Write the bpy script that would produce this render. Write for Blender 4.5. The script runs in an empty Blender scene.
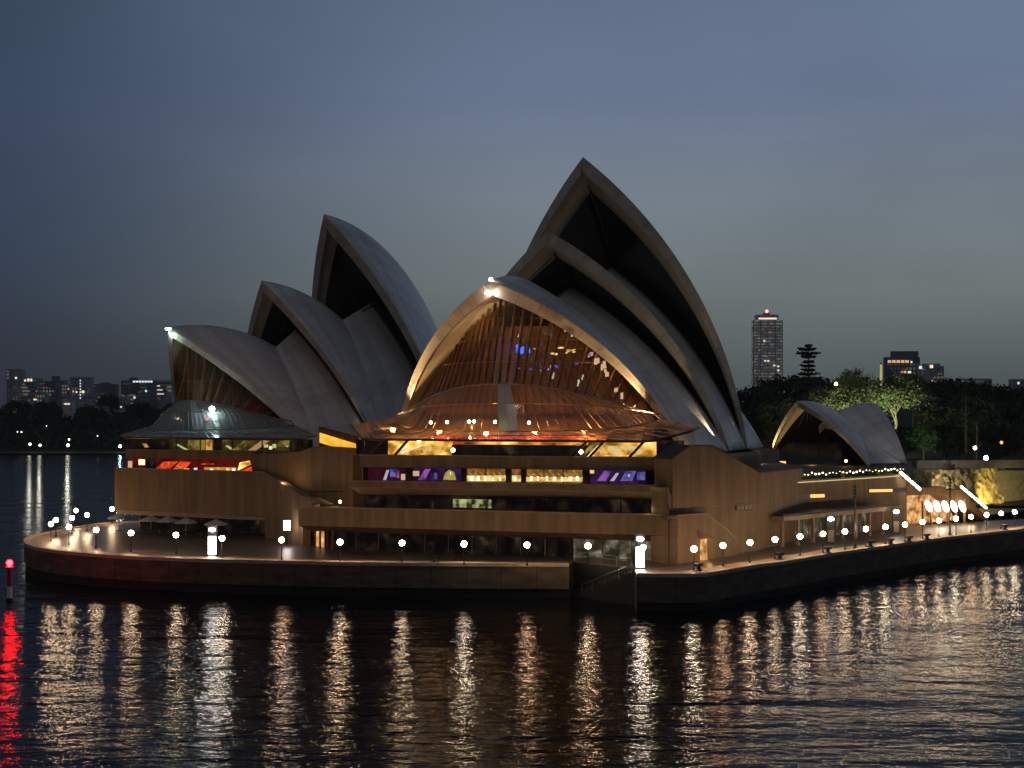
import bpy, math, random
from mathutils import Vector, Matrix
R = math.radians
random.seed(7)
FPX, CH = 1480.0, 21.2
scn = bpy.context.scene
col = scn.collection

# ------------------------------------------------------------------ camera, sky, exposure
cam = bpy.data.cameras.new("camera"); co = bpy.data.objects.new("camera", cam); col.objects.link(co)
co.location = (0, 0, CH); co.rotation_euler = (R(90), 0, 0)
cam.sensor_width = 36; cam.lens = 36 * FPX / 1024; cam.shift_y = 36 / 1024
cam.clip_start = 1; cam.clip_end = 20000
scn.camera = co
scn.view_settings.view_transform = 'Standard'; scn.view_settings.look = 'None'
scn.view_settings.gamma = 1; scn.view_settings.exposure = 0
scn.cycles.use_denoising = True
scn.cycles.max_bounces = 6; scn.cycles.diffuse_bounces = 2; scn.cycles.glossy_bounces = 3
scn.cycles.transparent_max_bounces = 12; scn.cycles.transmission_bounces = 4
scn.cycles.sample_clamp_indirect = 6; scn.cycles.sample_clamp_direct = 0
scn.cycles.caustics_reflective = False; scn.cycles.caustics_refractive = False

def lin(r, g, b):
    f = lambda c: (c/255/12.92) if c/255 <= .04045 else ((c/255+.055)/1.055)**2.4
    return (f(r), f(g), f(b), 1)

world = bpy.data.worlds.new("World"); scn.world = world; world.use_nodes = True
wn = world.node_tree; wn.nodes.clear()
def N(nt, t, **kw):
    n = nt.nodes.new(t)
    for k, v in kw.items():
        if k.startswith('i_'):
            n.inputs[int(k[2:])].default_value = v
        else: setattr(n, k, v)
    return n
def L(nt, a, b): nt.links.new(a, b)
def ramp(nt, stops, mode='LINEAR'):
    r = nt.nodes.new('ShaderNodeValToRGB'); r.color_ramp.interpolation = mode
    el = r.color_ramp.elements
    while len(el) > 1: el.remove(el[-1])
    el[0].position = stops[0][0]; el[0].color = stops[0][1]
    for p, c in stops[1:]:
        e = el.new(p); e.color = c
    return r
tc = N(wn, 'ShaderNodeTexCoord'); sp = N(wn, 'ShaderNodeSeparateXYZ'); L(wn, tc.outputs['Generated'], sp.inputs[0])
mz = N(wn, 'ShaderNodeMapRange'); mz.inputs[1].default_value = 0; mz.inputs[2].default_value = .5; L(wn, sp.outputs[2], mz.inputs[0])
left = ramp(wn, [(0, lin(30,40,52)), (.1, lin(37,46,61)), (.24, lin(47,62,84)), (.4, lin(53,68,92)), (.56, lin(53,68,88)), (.8, lin(54,62,78)), (1, lin(52,59,72))])
right = ramp(wn, [(0, lin(80,88,86)), (.08, lin(94,103,104)), (.17, lin(113,124,124)), (.3, lin(116,126,138)), (.43, lin(106,121,147)), (.56, lin(102,118,143)), (.8, lin(66,74,90)), (1, lin(55,61,73))])
L(wn, mz.outputs[0], left.inputs[0]); L(wn, mz.outputs[0], right.inputs[0])
mx = N(wn, 'ShaderNodeMapRange', interpolation_type='SMOOTHSTEP'); mx.inputs[1].default_value = -.36; mx.inputs[2].default_value = .04; L(wn, sp.outputs[0], mx.inputs[0])
mix = N(wn, 'ShaderNodeMix', data_type='RGBA'); L(wn, mx.outputs[0], mix.inputs[0]); L(wn, left.outputs[0], mix.inputs[6]); L(wn, right.outputs[0], mix.inputs[7])
mp = N(wn, 'ShaderNodeMapping'); mp.inputs[3].default_value = (1.6, 1.6, 5.5); L(wn, tc.outputs['Generated'], mp.inputs[0])
nz = N(wn, 'ShaderNodeTexNoise'); nz.inputs['Scale'].default_value = 1.7; nz.inputs['Detail'].default_value = 5; nz.inputs['Roughness'].default_value = .45; nz.inputs['Distortion'].default_value = .3
L(wn, mp.outputs[0], nz.inputs[0])
nr = N(wn, 'ShaderNodeMapRange'); nr.inputs[1].default_value = .3; nr.inputs[2].default_value = .7; nr.inputs[3].default_value = .88; nr.inputs[4].default_value = 1.12; L(wn, nz.outputs[0], nr.inputs[0])
vm = N(wn, 'ShaderNodeVectorMath', operation='SCALE'); L(wn, mix.outputs[2], vm.inputs[0]); L(wn, nr.outputs[0], vm.inputs[3])
# low unseen sky behind the camera darkened so walls facing it stay dim
bz = N(wn, 'ShaderNodeMath', operation='MULTIPLY_ADD'); L(wn, sp.outputs[2], bz.inputs[0]); bz.inputs[1].default_value = 1.1; L(wn, sp.outputs[1], bz.inputs[2])
bf = N(wn, 'ShaderNodeMapRange', interpolation_type='SMOOTHSTEP'); bf.inputs[1].default_value = -.5; bf.inputs[2].default_value = .5; bf.inputs[3].default_value = .38; bf.inputs[4].default_value = 1.0; L(wn, bz.outputs[0], bf.inputs[0])
vm2 = N(wn, 'ShaderNodeVectorMath', operation='SCALE'); L(wn, vm.outputs[0], vm2.inputs[0]); L(wn, bf.outputs[0], vm2.inputs[3])
bg = N(wn, 'ShaderNodeBackground'); bg.inputs[1].default_value = 1.0; L(wn, vm2.outputs[0], bg.inputs[0])
sky = N(wn, 'ShaderNodeTexSky', sky_type='NISHITA'); sky.sun_disc = False; sky.sun_elevation = R(1); sky.sun_rotation = R(-60)
bg2 = N(wn, 'ShaderNodeBackground'); bg2.inputs[1].default_value = .004; L(wn, sky.outputs[0], bg2.inputs[0])
ad = N(wn, 'ShaderNodeAddShader'); L(wn, bg.outputs[0], ad.inputs[0]); L(wn, bg2.outputs[0], ad.inputs[1])
wo = N(wn, 'ShaderNodeOutputWorld'); L(wn, ad.outputs[0], wo.inputs[0])
# the last glow of dusk through the overcast, from behind the camera
sd = bpy.data.lights.new('dusk_glow', 'SUN'); sd.energy = .09; sd.angle = R(25); sd.color = (1, .95, .88)
so = bpy.data.objects.new('dusk_glow', sd); col.objects.link(so); so.rotation_euler = (R(55), 0, R(-40))

# ------------------------------------------------------------------ materials
def pbr(name, color, rough=.7, metal=0, spec=.5, bump=None, var=0, vscale=(1,1,1), coord='Object', stripe=None):
    """plain principled surface with noise variation, optional joints along UV and bump"""
    m = bpy.data.materials.new(name); m.use_nodes = True; nt = m.node_tree
    b = nt.nodes['Principled BSDF']; b.inputs['Roughness'].default_value = rough; b.inputs['Metallic'].default_value = metal
    b.inputs['Specular IOR Level'].default_value = spec
    c = (*color, 1)
    b.inputs['Base Color'].default_value = c
    if var or stripe or bump:
        t = N(nt, 'ShaderNodeTexCoord'); mpp = N(nt, 'ShaderNodeMapping'); mpp.inputs[3].default_value = vscale
        L(nt, t.outputs[coord], mpp.inputs[0])
        n1 = N(nt, 'ShaderNodeTexNoise'); n1.inputs['Scale'].default_value = 1; n1.inputs['Detail'].default_value = 6; L(nt, mpp.outputs[0], n1.inputs[0])
        r1 = N(nt, 'ShaderNodeMapRange'); r1.inputs[1].default_value = .28; r1.inputs[2].default_value = .72; r1.inputs[3].default_value = 1-var; r1.inputs[4].default_value = 1+var
        L(nt, n1.outputs[0], r1.inputs[0])
        f = r1.outputs[0]
        if stripe:   # (uv axis, period, width, depth) list
            s2 = N(nt, 'ShaderNodeSeparateXYZ'); L(nt, t.outputs['UV'], s2.inputs[0])
            for ax, per, wd, dep in stripe:
                a = N(nt, 'ShaderNodeMath', operation='DIVIDE'); L(nt, s2.outputs[ax], a.inputs[0]); a.inputs[1].default_value = per
                fr = N(nt, 'ShaderNodeMath', operation='FRACT'); L(nt, a.outputs[0], fr.inputs[0])
                lt = N(nt, 'ShaderNodeMath', operation='LESS_THAN'); L(nt, fr.outputs[0], lt.inputs[0]); lt.inputs[1].default_value = wd
                ml = N(nt, 'ShaderNodeMath', operation='MULTIPLY_ADD'); L(nt, lt.outputs[0], ml.inputs[0]); ml.inputs[1].default_value = -dep; ml.inputs[2].default_value = 1
                # every panel its own slight tone
                fl = N(nt, 'ShaderNodeMath', operation='FLOOR'); L(nt, a.outputs[0], fl.inputs[0])
                wnn = N(nt, 'ShaderNodeTexWhiteNoise', noise_dimensions='1D'); L(nt, fl.outputs[0], wnn.inputs['W'])
                r2 = N(nt, 'ShaderNodeMapRange'); r2.inputs[3].default_value = .9; r2.inputs[4].default_value = 1.1; L(nt, wnn.outputs[0], r2.inputs[0])
                for src in (ml.outputs[0], r2.outputs[0]):
                    q = N(nt, 'ShaderNodeMath', operation='MULTIPLY'); L(nt, f, q.inputs[0]); L(nt, src, q.inputs[1]); f = q.outputs[0]
        sc = N(nt, 'ShaderNodeVectorMath', operation='SCALE'); sc.inputs[0].default_value = color; L(nt, f, sc.inputs[3])
        L(nt, sc.outputs[0], b.inputs['Base Color'])
        if bump:
            bp = N(nt, 'ShaderNodeBump'); bp.inputs['Strength'].default_value = bump; bp.inputs['Distance'].default_value = .05
            L(nt, f, bp.inputs['Height']); L(nt, bp.outputs[0], b.inputs['Normal'])
    return m
def glow(name, color, strength):
    m = bpy.data.materials.new(name); m.use_nodes = True; nt = m.node_tree; nt.nodes.clear()
    e = N(nt, 'ShaderNodeEmission'); e.inputs[0].default_value = (*color, 1); e.inputs[1].default_value = strength
    o = N(nt, 'ShaderNodeOutputMaterial'); L(nt, e.outputs[0], o.inputs[0]); return m
def lit_room(name, stops, scale, strength, detail=2, stretch=(1,1,1), kind='noise'):
    """a lit interior seen through its window: emission patchy in object space"""
    m = bpy.data.materials.new(name); m.use_nodes = True; nt = m.node_tree; nt.nodes.clear()
    t = N(nt, 'ShaderNodeTexCoord'); mpp = N(nt, 'ShaderNodeMapping'); mpp.inputs[3].default_value = stretch; L(nt, t.outputs['Object'], mpp.inputs[0])
    if kind == 'noise':
        n = N(nt, 'ShaderNodeTexNoise'); n.inputs['Scale'].default_value = scale; n.inputs['Detail'].default_value = detail; o1 = n.outputs[0]
    else:
        n = N(nt, 'ShaderNodeTexVoronoi'); n.inputs['Scale'].default_value = scale; o1 = n.outputs['Color']
    L(nt, mpp.outputs[0], n.inputs[0])
    r = ramp(nt, [(p, (*c, 1)) for p, c in stops]); L(nt, o1, r.inputs[0])
    e = N(nt, 'ShaderNodeEmission'); e.inputs[1].default_value = strength; L(nt, r.outputs[0], e.inputs[0])
    o = N(nt, 'ShaderNodeOutputMaterial'); L(nt, e.outputs[0], o.inputs[0]); return m
def glass(name, tint, transp, rough=.05):
    m = bpy.data.materials.new(name); m.use_nodes = True; nt = m.node_tree; nt.nodes.clear()
    tr = N(nt, 'ShaderNodeBsdfTransparent'); tr.inputs[0].default_value = (*tint, 1)
    g = N(nt, 'ShaderNodeBsdfGlossy'); g.inputs['Roughness'].default_value = rough; g.inputs[0].default_value = (.8, .8, .8, 1)
    lw = N(nt, 'ShaderNodeFresnel'); lw.inputs[0].default_value = 1.45
    mxx = N(nt, 'ShaderNodeMixShader'); L(nt, lw.outputs[0], mxx.inputs[0]); L(nt, tr.outputs[0], mxx.inputs[1]); L(nt, g.outputs[0], mxx.inputs[2])
    d = N(nt, 'ShaderNodeBsdfDiffuse'); d.inputs[0].default_value = (tint[0]*.5, tint[1]*.5, tint[2]*.5, 1)
    m2 = N(nt, 'ShaderNodeMixShader'); m2.inputs[0].default_value = transp; L(nt, d.outputs[0], m2.inputs[1]); L(nt, mxx.outputs[0], m2.inputs[2])
    o = N(nt, 'ShaderNodeOutputMaterial'); L(nt, m2.outputs[0], o.inputs[0]); return m

M = {}
M['tile'] = pbr('glazed_tile', (.68, .64, .61), .42, var=.10, vscale=(.09, .09, .03), stripe=[(0, 2.1, .05, .16), (1, 2.6, .05, .08)])
def chevrons(m):
    nt = m.node_tree; b = nt.nodes['Principled BSDF']; old = b.inputs['Base Color'].links[0].from_socket
    t = N(nt, 'ShaderNodeTexCoord'); s2 = N(nt, 'ShaderNodeSeparateXYZ'); L(nt, t.outputs['UV'], s2.inputs[0])
    def mt(op, a, bb=None, c=None):
        n = N(nt, 'ShaderNodeMath', operation=op)
        for k, x in enumerate((a, bb, c)):
            if x is None: continue
            if isinstance(x, (int, float)): n.inputs[k].default_value = x
            else: L(nt, x, n.inputs[k])
        return n.outputs[0]
    zig = mt('ABSOLUTE', mt('SUBTRACT', mt('FRACT', mt('DIVIDE', s2.outputs[0], 2.1)), .5))
    v = mt('FRACT', mt('DIVIDE', mt('MULTIPLY_ADD', zig, 2.2, s2.outputs[1]), 2.6))
    line = mt('LESS_THAN', v, .07); f = mt('MULTIPLY_ADD', line, -.16, 1)
    sc = N(nt, 'ShaderNodeVectorMath', operation='SCALE'); L(nt, old, sc.inputs[0]); L(nt, f, sc.inputs[3]); L(nt, sc.outputs[0], b.inputs['Base Color'])
    L(nt, mt('MULTIPLY_ADD', line, .3, .34), b.inputs['Roughness'])
chevrons(M['tile'])
M['rib'] = pbr('ribbed_concrete', (.42, .36, .28), .75, var=.14, vscale=(.3, .3, .3), stripe=[(0, .95, .24, .35), (1, 4.5, .03, .2)], bump=.6)
M['lip'] = pbr('edge_concrete', (.42, .385, .33), .7, var=.22, vscale=(.5, .5, .5), stripe=[(1, 3.6, .04, .35)], bump=.3)
M['granite'] = pbr('pink_granite_panels', (.19, .118, .058), .75, var=.26, vscale=(.9, .9, .12), stripe=[(0, 1.22, .05, .28)], bump=.3)
M['granite_plain'] = pbr('granite_coping', (.28, .20, .14), .7, var=.15, vscale=(.6, .6, .6))
M['deck'] = pbr('granite_paving', (.095, .072, .056), .36, var=.2, vscale=(.35, .35, .35), stripe=[(0, 1.8, .04, .25), (1, 1.8, .04, .25)])
M['quaywall'] = pbr('weathered_seawall', (.13, .092, .06), .8, var=.4, vscale=(.4, .4, 1.5), stripe=[(0, 4.2, .03, .5)], bump=.4)
M['darkwall'] = pbr('tidal_seawall', (.018, .016, .014), .8, var=.4, vscale=(.5, .5, 1.5))
M['coping'] = pbr('quay_coping', (.50, .38, .27), .6, var=.15, vscale=(1, 1, 1))
M['darkglass'] = pbr('dark_bronze_glass', (.006, .005, .005), .12, spec=.6)
M['bronze'] = pbr('bronze_mullion', (.09, .05, .025), .4, metal=.6)
M['brownfin'] = pbr('bronze_fin', (.20, .085, .03), .5, var=.25, vscale=(.3, .3, .25))
M['wood'] = pbr('brush_box_panel', (.20, .075, .022), .55, var=.35, vscale=(.8, .8, .1), stripe=[(0, 1.3, .3, .6)])
M['redwall'] = pbr('dark_red_wall', (.12, .012, .008), .6, var=.2)
M['carpet'] = pbr('red_carpet', (.5, .06, .10), .9, var=.3, vscale=(.5, .5, .5))
M['foyerfloor'] = pbr('brown_foyer_floor', (.55, .27, .12), .6, var=.3, vscale=(.25, .25, .25))
M['skirt'] = glass('topaz_glass', (.95, .84, .72), .86, .12)
M['skirt_cool'] = glass('cool_grey_glass', (.62, .66, .70), .45, .2)
M['frosted'] = pbr('frosted_pale_glass', (.36, .36, .36), .25)
M['clear'] = glass('clear_glass', (.85, .8, .72), .95, .03)
M['bar'] = pbr('glazing_bar_metal', (.28, .20, .13), .4, metal=.3)
M['black'] = pbr('black_metal', (.015, .015, .016), .45)
M['steel'] = pbr('grey_steel', (.25, .25, .26), .35, metal=.8)
M['white'] = pbr('white_paint', (.7, .7, .68), .5)
M['canvas'] = pbr('umbrella_canvas', (.42, .42, .38), .9, var=.1)
M['redpaint'] = pbr('red_paint', (.35, .01, .01), .5)
M['globe'] = glow('globe_light', (1, .68, .40), 100)
M['globe_pale'] = glow('pale_light', (1, .80, .55), 110)
M['panel_white'] = glow('backlit_panel', (1, .86, .80), 16)
M['panel_dome'] = glow('pylon_dome', (1, .85, .7), 40)
M['strip'] = glow('white_light_strip', (1, .86, .66), 14)
M['cool'] = glow('cool_white_light', (.62, .95, 1), 60)
M['apex_cool'] = glow('apex_cool_light', (.65, 1, .95), 12)
M['apex_warm'] = glow('apex_warm_light', (1, .80, .62), 22)
M['red_light'] = glow('red_light', (1, .002, .003), 170)
M['warm_small'] = glow('warm_lamp', (1, .62, .25), 45)
M['bulb'] = glow('festoon_bulb', (1, .86, .5), 5)
M['ledge'] = glow('ledge_strip', (1, .80, .38), .9)
M['yellow_room'] = lit_room('yellow_foyer_light', [(.32, (.05, .022, .004)), (.46, (.34, .16, .02)), (.57, (.95, .5, .09)), (.68, (1, .85, .4))], .4, 1.7, 3, stretch=(1, 1, 1.6))
M['olive_room'] = lit_room('olive_foyer_light', [(.35, (.02, .016, .004)), (.5, (.22, .17, .03)), (.6, (.75, .66, .18)), (.7, (1, 1, .6))], .5, .95, 3, (1, 1, 3))
M['gold_room'] = lit_room('gold_light', [(.3, (.7, .30, .02)), (.5, (1, .48, .04)), (.7, (1, .66, .10))], .5, 1.1)
M['cream'] = pbr('cream_beam', (.62, .5, .3), .6)
M['bar_room'] = lit_room('bar_light', [(.3, (.05, .02, .005)), (.45, (.40, .19, .03)), (.58, (1, .58, .13)), (.7, (1, .95, .6))], 2.2, .9, 2, (1, 1, 1.2))
M['purple_room'] = lit_room('purple_light', [(.38, (.02, .004, .015)), (.5, (.045, .012, .075)), (.6, (.13, .05, .26)), (.68, (.6, .5, .8))], .8, .8, 1, (1, 1, .5))
M['red_room'] = lit_room('red_light_room', [(.42, (.04, .003, .001)), (.5, (.22, .012, .004)), (.57, (.85, .08, .02)), (.66, (1, .62, .2))], .5, .9, 2, (1, 1, 1.8))
M['maroon_base'] = lit_room('maroon_dim_light', [(.3, (.012, .002, .004)), (.6, (.035, .004, .012))], .6, 1.0)
M['purple_base'] = lit_room('purple_dim_light', [(.3, (.010, .003, .014)), (.6, (.034, .010, .05))], .6, 1.0)
M['amber_base'] = lit_room('amber_dim_light', [(.3, (.07, .03, .006)), (.55, (.22, .10, .02)), (.7, (.42, .22, .05))], 1.4, 1.0, 4)
M['red_base'] = lit_room('red_dim_light', [(.3, (.02, .002, .001)), (.6, (.09, .006, .003))], .6, 1.0)
M['olive_base'] = lit_room('olive_dim_light', [(.3, (.012, .010, .003)), (.55, (.06, .048, .010)), (.7, (.16, .13, .03))], .7, 1.0, 4)
M['c_white'] = glow('near_white_light', (1, .92, .7), 1.6); M['c_yellow'] = lit_room('yellow_light', [(.35, (.5, .22, .03)), (.5, (1, .6, .13)), (.62, (1, .8, .35))], 1.1, .95, 3); M['c_amber'] = glow('amber_soft_light', (1, .45, .08), .5)
M['c_red'] = lit_room('red_ceiling_light', [(.35, (.35, .02, .006)), (.6, (1, .09, .02))], .9, 1.0, 3); M['c_violet'] = lit_room('violet_soft_light', [(.35, (.06, .02, .09)), (.6, (.26, .09, .36))], 1.0, 1.0, 3); M['c_blue'] = lit_room('blue_violet_light', [(.35, (.03, .025, .11)), (.6, (.14, .12, .42))], 1.0, 1.0, 3)
M['c_lilac'] = glow('lilac_light', (.7, .62, .95), .6); M['c_olive'] = lit_room('olive_soft_light', [(.35, (.06, .05, .012)), (.6, (.4, .34, .07))], .9, 1.0, 3); M['c_green'] = glow('greenish_white_light', (.86, 1, .55), .95); M['c_peach'] = glow('peach_light', (1, .62, .32), .65)
M['entry_room'] = lit_room('entry_light', [(.3, (.14, .06, .02)), (.5, (.7, .32, .1)), (.66, (1, .66, .3))], .9, 1.0)
M['pale_room'] = lit_room('pale_light', [(.42, (.03, .025, .015)), (.55, (.1, .09, .06)), (.68, (.3, .26, .18))], .7, .8, 3)
M['dim_room'] = lit_room('dim_light', [(.45, (.004, .003, .003)), (.62, (.022, .014, .01)), (.75, (.09, .06, .03))], .6, .6, 4)
M['arch_white'] = glow('vault_light', (1, .78, .55), 9)
M['blue_glow'] = glow('blue_light', (.03, .10, 1), 3)
M['amber_glow'] = glow('amber_light', (1, .48, .13), 1.6)
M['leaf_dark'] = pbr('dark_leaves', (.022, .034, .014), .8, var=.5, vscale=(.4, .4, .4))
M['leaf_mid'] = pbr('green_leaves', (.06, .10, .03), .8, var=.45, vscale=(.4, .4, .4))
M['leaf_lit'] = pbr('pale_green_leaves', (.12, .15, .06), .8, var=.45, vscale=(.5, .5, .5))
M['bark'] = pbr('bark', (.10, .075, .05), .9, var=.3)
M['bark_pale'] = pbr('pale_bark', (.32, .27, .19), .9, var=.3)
M['land'] = pbr('dark_ground', (.02, .024, .016), .95, var=.3, vscale=(.05, .05, .05))
M['lawn'] = pbr('lawn', (.05, .07, .025), .95, var=.3, vscale=(.1, .1, .1))
M['cliff'] = pbr('sandstone_cliff', (.42, .33, .18), .9, var=.6, vscale=(.45, .45, .5), bump=1)
M['stone'] = pbr('grey_stone', (.22, .2, .17), .9, var=.3)

def water_mat():
    m = bpy.data.materials.new('harbour_water'); m.use_nodes = True; nt = m.node_tree
    b = nt.nodes['Principled BSDF']; b.inputs['Base Color'].default_value = (.002, .004, .007, 1)
    b.inputs['Roughness'].default_value = .05; b.inputs['IOR'].default_value = 1.11
    t = N(nt, 'ShaderNodeTexCoord')
    h = None
    for scale, sx, sy, amp, det, rot in ((.05, .35, 1.2, .9, 3, 8), (.30, .55, 1.15, .26, 3, -5), (1.2, .7, 1.1, .085, 3, 9), (3.4, .8, 1.1, .026, 2, 0)):
        mpp = N(nt, 'ShaderNodeMapping'); mpp.inputs[3].default_value = (sx, sy, 1); mpp.inputs[2].default_value = (0, 0, R(rot))
        L(nt, t.outputs['Object'], mpp.inputs[0])
        n = N(nt, 'ShaderNodeTexNoise'); n.inputs['Scale'].default_value = scale; n.inputs['Detail'].default_value = det; n.inputs['Distortion'].default_value = .4
        L(nt, mpp.outputs[0], n.inputs[0])
        a = N(nt, 'ShaderNodeMath', operation='MULTIPLY'); L(nt, n.outputs[0], a.inputs[0]); a.inputs[1].default_value = amp
        if h is None: h = a.outputs[0]
        else:
            q = N(nt, 'ShaderNodeMath', operation='ADD'); L(nt, h, q.inputs[0]); L(nt, a.outputs[0], q.inputs[1]); h = q.outputs[0]
    bp = N(nt, 'ShaderNodeBump'); bp.inputs['Strength'].default_value = 1.0; bp.inputs['Distance'].default_value = 1.0
    L(nt, h, bp.inputs['Height']); L(nt, bp.outputs[0], b.inputs['Normal'])
    return m
M['water'] = water_mat()

# ------------------------------------------------------------------ mesh helpers
def G(px, py, z=4.0):
    Y = (CH - z) * FPX / (py - 420.0); return ((px-512)/FPX*Y, Y)
def P3(px, py, Y): return Vector(((px-512)/FPX*Y, Y, CH + (420-py)/FPX*Y))
def V2(a, b): return Vector((a, b, 0))

class MB:
    def __init__(s): s.v = []; s.f = []; s.uv = []; s.mi = []
    def face(s, pts, uvs=None, mi=0):
        k = len(s.v); s.v += [tuple(p) for p in pts]; s.f.append(tuple(range(k, k+len(pts))))
        s.uv.append(uvs or [(p[0], p[1]) for p in pts]); s.mi.append(mi); return s
    def box(s, c, size, rz=0, mi=0):
        ca, sa = math.cos(rz), math.sin(rz); hx, hy, hz = size[0]/2, size[1]/2, size[2]/2
        P = [Vector((c[0]+x*hx*ca-y*hy*sa, c[1]+x*hx*sa+y*hy*ca, c[2]+z*hz)) for z in (-1, 1) for x, y in ((-1,-1),(1,-1),(1,1),(-1,1))]
        for q in ((0,3,2,1),(4,5,6,7),(0,1,5,4),(1,2,6,5),(2,3,7,6),(3,0,4,7)):
            pts = [P[i] for i in q]; e = (pts[1]-pts[0]); w = e.length; hgt = (pts[2]-pts[1]).length
            s.face(pts, [(0,0),(w,0),(w,hgt),(0,hgt)], mi)
        return s
    def prism(s, poly, z0, z1, mi=0, mtop=None, cap=True):
        n = len(poly); zt = z1 if isinstance(z1, (list, tuple)) else [z1]*n
        ar = sum(poly[i][0]*poly[(i+1)%n][1]-poly[(i+1)%n][0]*poly[i][1] for i in range(n))
        if ar < 0: poly = poly[::-1]; zt = list(zt)[::-1]
        u = 0
        for i in range(n):
            a, b = poly[i], poly[(i+1)%n]; d = math.dist(a[:2], b[:2]); za, zb = zt[i], zt[(i+1)%n]
            s.face([(a[0],a[1],z0),(b[0],b[1],z0),(b[0],b[1],zb),(a[0],a[1],za)], [(u,z0),(u+d,z0),(u+d,zb),(u,za)], mi); u += d
        if cap:
            s.face([(p[0],p[1],z) for p, z in zip(poly, zt)], None, mi if mtop is None else mtop)
            s.face([(p[0],p[1],z0) for p in poly[::-1]], None, mi)
        return s
    def slab(s, A, d, nrm, poly, th, mi=0):
        """poly of (s, z) in the vertical plane through A along d, thickened by th along nrm"""
        A = V2(*A[:2]); d = V2(*d[:2]).normalized(); nrm = V2(*nrm[:2]).normalized()
        f = [A + d*p[0] + Vector((0,0,p[1])) for p in poly]; b = [p + nrm*th for p in f]; n = len(poly)
        s.face(f, list(poly), mi); s.face(b[::-1], list(poly)[::-1], mi)
        for i in range(n):
            j = (i+1) % n; w = (f[j]-f[i]).length
            s.face([f[j], f[i], b[i], b[j]], [(w,0),(0,0),(0,th),(w,th)], mi)
        return s
    def extrude(s, O, v, u, sec, s0, s1, mi=0):
        """section of (t, z) swept along v from s0 to s1"""
        O = V2(*O[:2]); a = [O + v*s0 + u*t + Vector((0,0,z)) for t, z in sec]; b = [O + v*s1 + u*t + Vector((0,0,z)) for t, z in sec]; n = len(sec)
        for i in range(n):
            j = (i+1) % n; w = (a[j]-a[i]).length
            s.face([a[i], b[i], b[j], a[j]], [(s0,0),(s1,0),(s1,w),(s0,w)], mi)
        s.face(a[::-1], None, mi); s.face(b, None, mi); return s
    def tube(s, p0, p1, r0, r1=None, n=8, mi=0):
        p0, p1 = Vector(p0), Vector(p1); r1 = r0 if r1 is None else r1; ax = (p1-p0).normalized()
        e = ax.orthogonal().normalized(); f = ax.cross(e); c = [(math.cos(2*math.pi*i/n), math.sin(2*math.pi*i/n)) for i in range(n)]
        a = [p0 + (e*x+f*y)*r0 for x, y in c]; b = [p1 + (e*x+f*y)*r1 for x, y in c]
        for i in range(n): j = (i+1) % n; s.face([a[i], a[j], b[j], b[i]], None, mi)
        s.face(a[::-1], None, mi); s.face(b, None, mi); return s
    def ball(s, c, r, n=12, m=8, sz=1, mi=0):
        c = Vector(c)
        g = [[c + Vector((r*math.sin(math.pi*j/m)*math.cos(2*math.pi*i/n), r*math.sin(math.pi*j/m)*math.sin(2*math.pi*i/n), r*sz*math.cos(math.pi*j/m))) for i in range(n)] for j in range(m+1)]
        for j in range(m):
            for i in range(n):
                k = (i+1) % n
                if j == 0: s.face([g[0][i], g[1][i], g[1][k]], None, mi)
                elif j == m-1: s.face([g[j][i], g[m][i], g[j][k]], None, mi)
                else: s.face([g[j][i], g[j+1][i], g[j+1][k], g[j][k]], None, mi)
        return s
    def grid(s, rows, mi=0, us=None):
        for j in range(len(rows)-1):
            for i in range(len(rows[j])-1):
                s.face([rows[j][i], rows[j][i+1], rows[j+1][i+1], rows[j+1][i]], [(i,j),(i+1,j),(i+1,j+1),(i,j+1)], mi)
        return s
    def build(s, name, mats, parent=None, smooth=False, weld=True):
        me = bpy.data.meshes.new(name)
        # weld equal points
        if weld:
            idx = {}; vv = []; ff = []
            for f in s.f:
                q = []
                for i in f:
                    k = (round(s.v[i][0], 4), round(s.v[i][1], 4), round(s.v[i][2], 4))
                    if k not in idx: idx[k] = len(vv); vv.append(k)
                    q.append(idx[k])
                ff.append(q)
            keep = [i for i, q in enumerate(ff) if len(set(q)) == len(q)]
            me.from_pydata(vv, [], [ff[i] for i in keep])
        else:
            keep = range(len(s.f)); me.from_pydata(s.v, [], s.f)
        ul = me.uv_layers.new(name='UVMap'); k = 0
        for i in keep:
            for uv in s.uv[i]: ul.data[k].uv = (uv[0], uv[1]); k += 1
        for i, p in zip(keep, me.polygons): p.material_index = s.mi[i]; p.use_smooth = smooth
        if not isinstance(mats, (list, tuple)): mats = [mats]
        for m in mats: me.materials.append(m)
        o = bpy.data.objects.new(name, me); col.objects.link(o)
        if parent is not None: setp(o, parent)
        return o
def setp(o, parent):
    o.parent = parent
    if parent.type == 'EMPTY': o.matrix_parent_inverse = Matrix.Translation(-parent.location)
def tag(o, label=None, cat=None, group=None, kind=None):
    if label: o['label'] = label
    if cat: o['category'] = cat
    if group: o['group'] = group
    if kind: o['kind'] = kind
    return o
def thing(name, label, cat, loc=(0,0,0), group=None):
    o = bpy.data.objects.new(name, None); col.objects.link(o); o.location = loc; o.empty_display_size = .5
    return tag(o, label, cat, group)
def local(name, mb, mat, parent, smooth=False):   # mesh given in the parent's own coordinates
    o = mb.build(name, mat, None, smooth); o.parent = parent; return o
def dup(root, loc, label, rz=None):
    r = root.copy(); col.objects.link(r); r.location = loc; r['label'] = label
    if rz is not None: r.rotation_euler = (0, 0, rz)
    for ch in list(root.children):
        c = ch.copy(); col.objects.link(c); c.parent = r
        for g in list(ch.children):
            d = g.copy(); col.objects.link(d); d.parent = c
    return r
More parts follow.
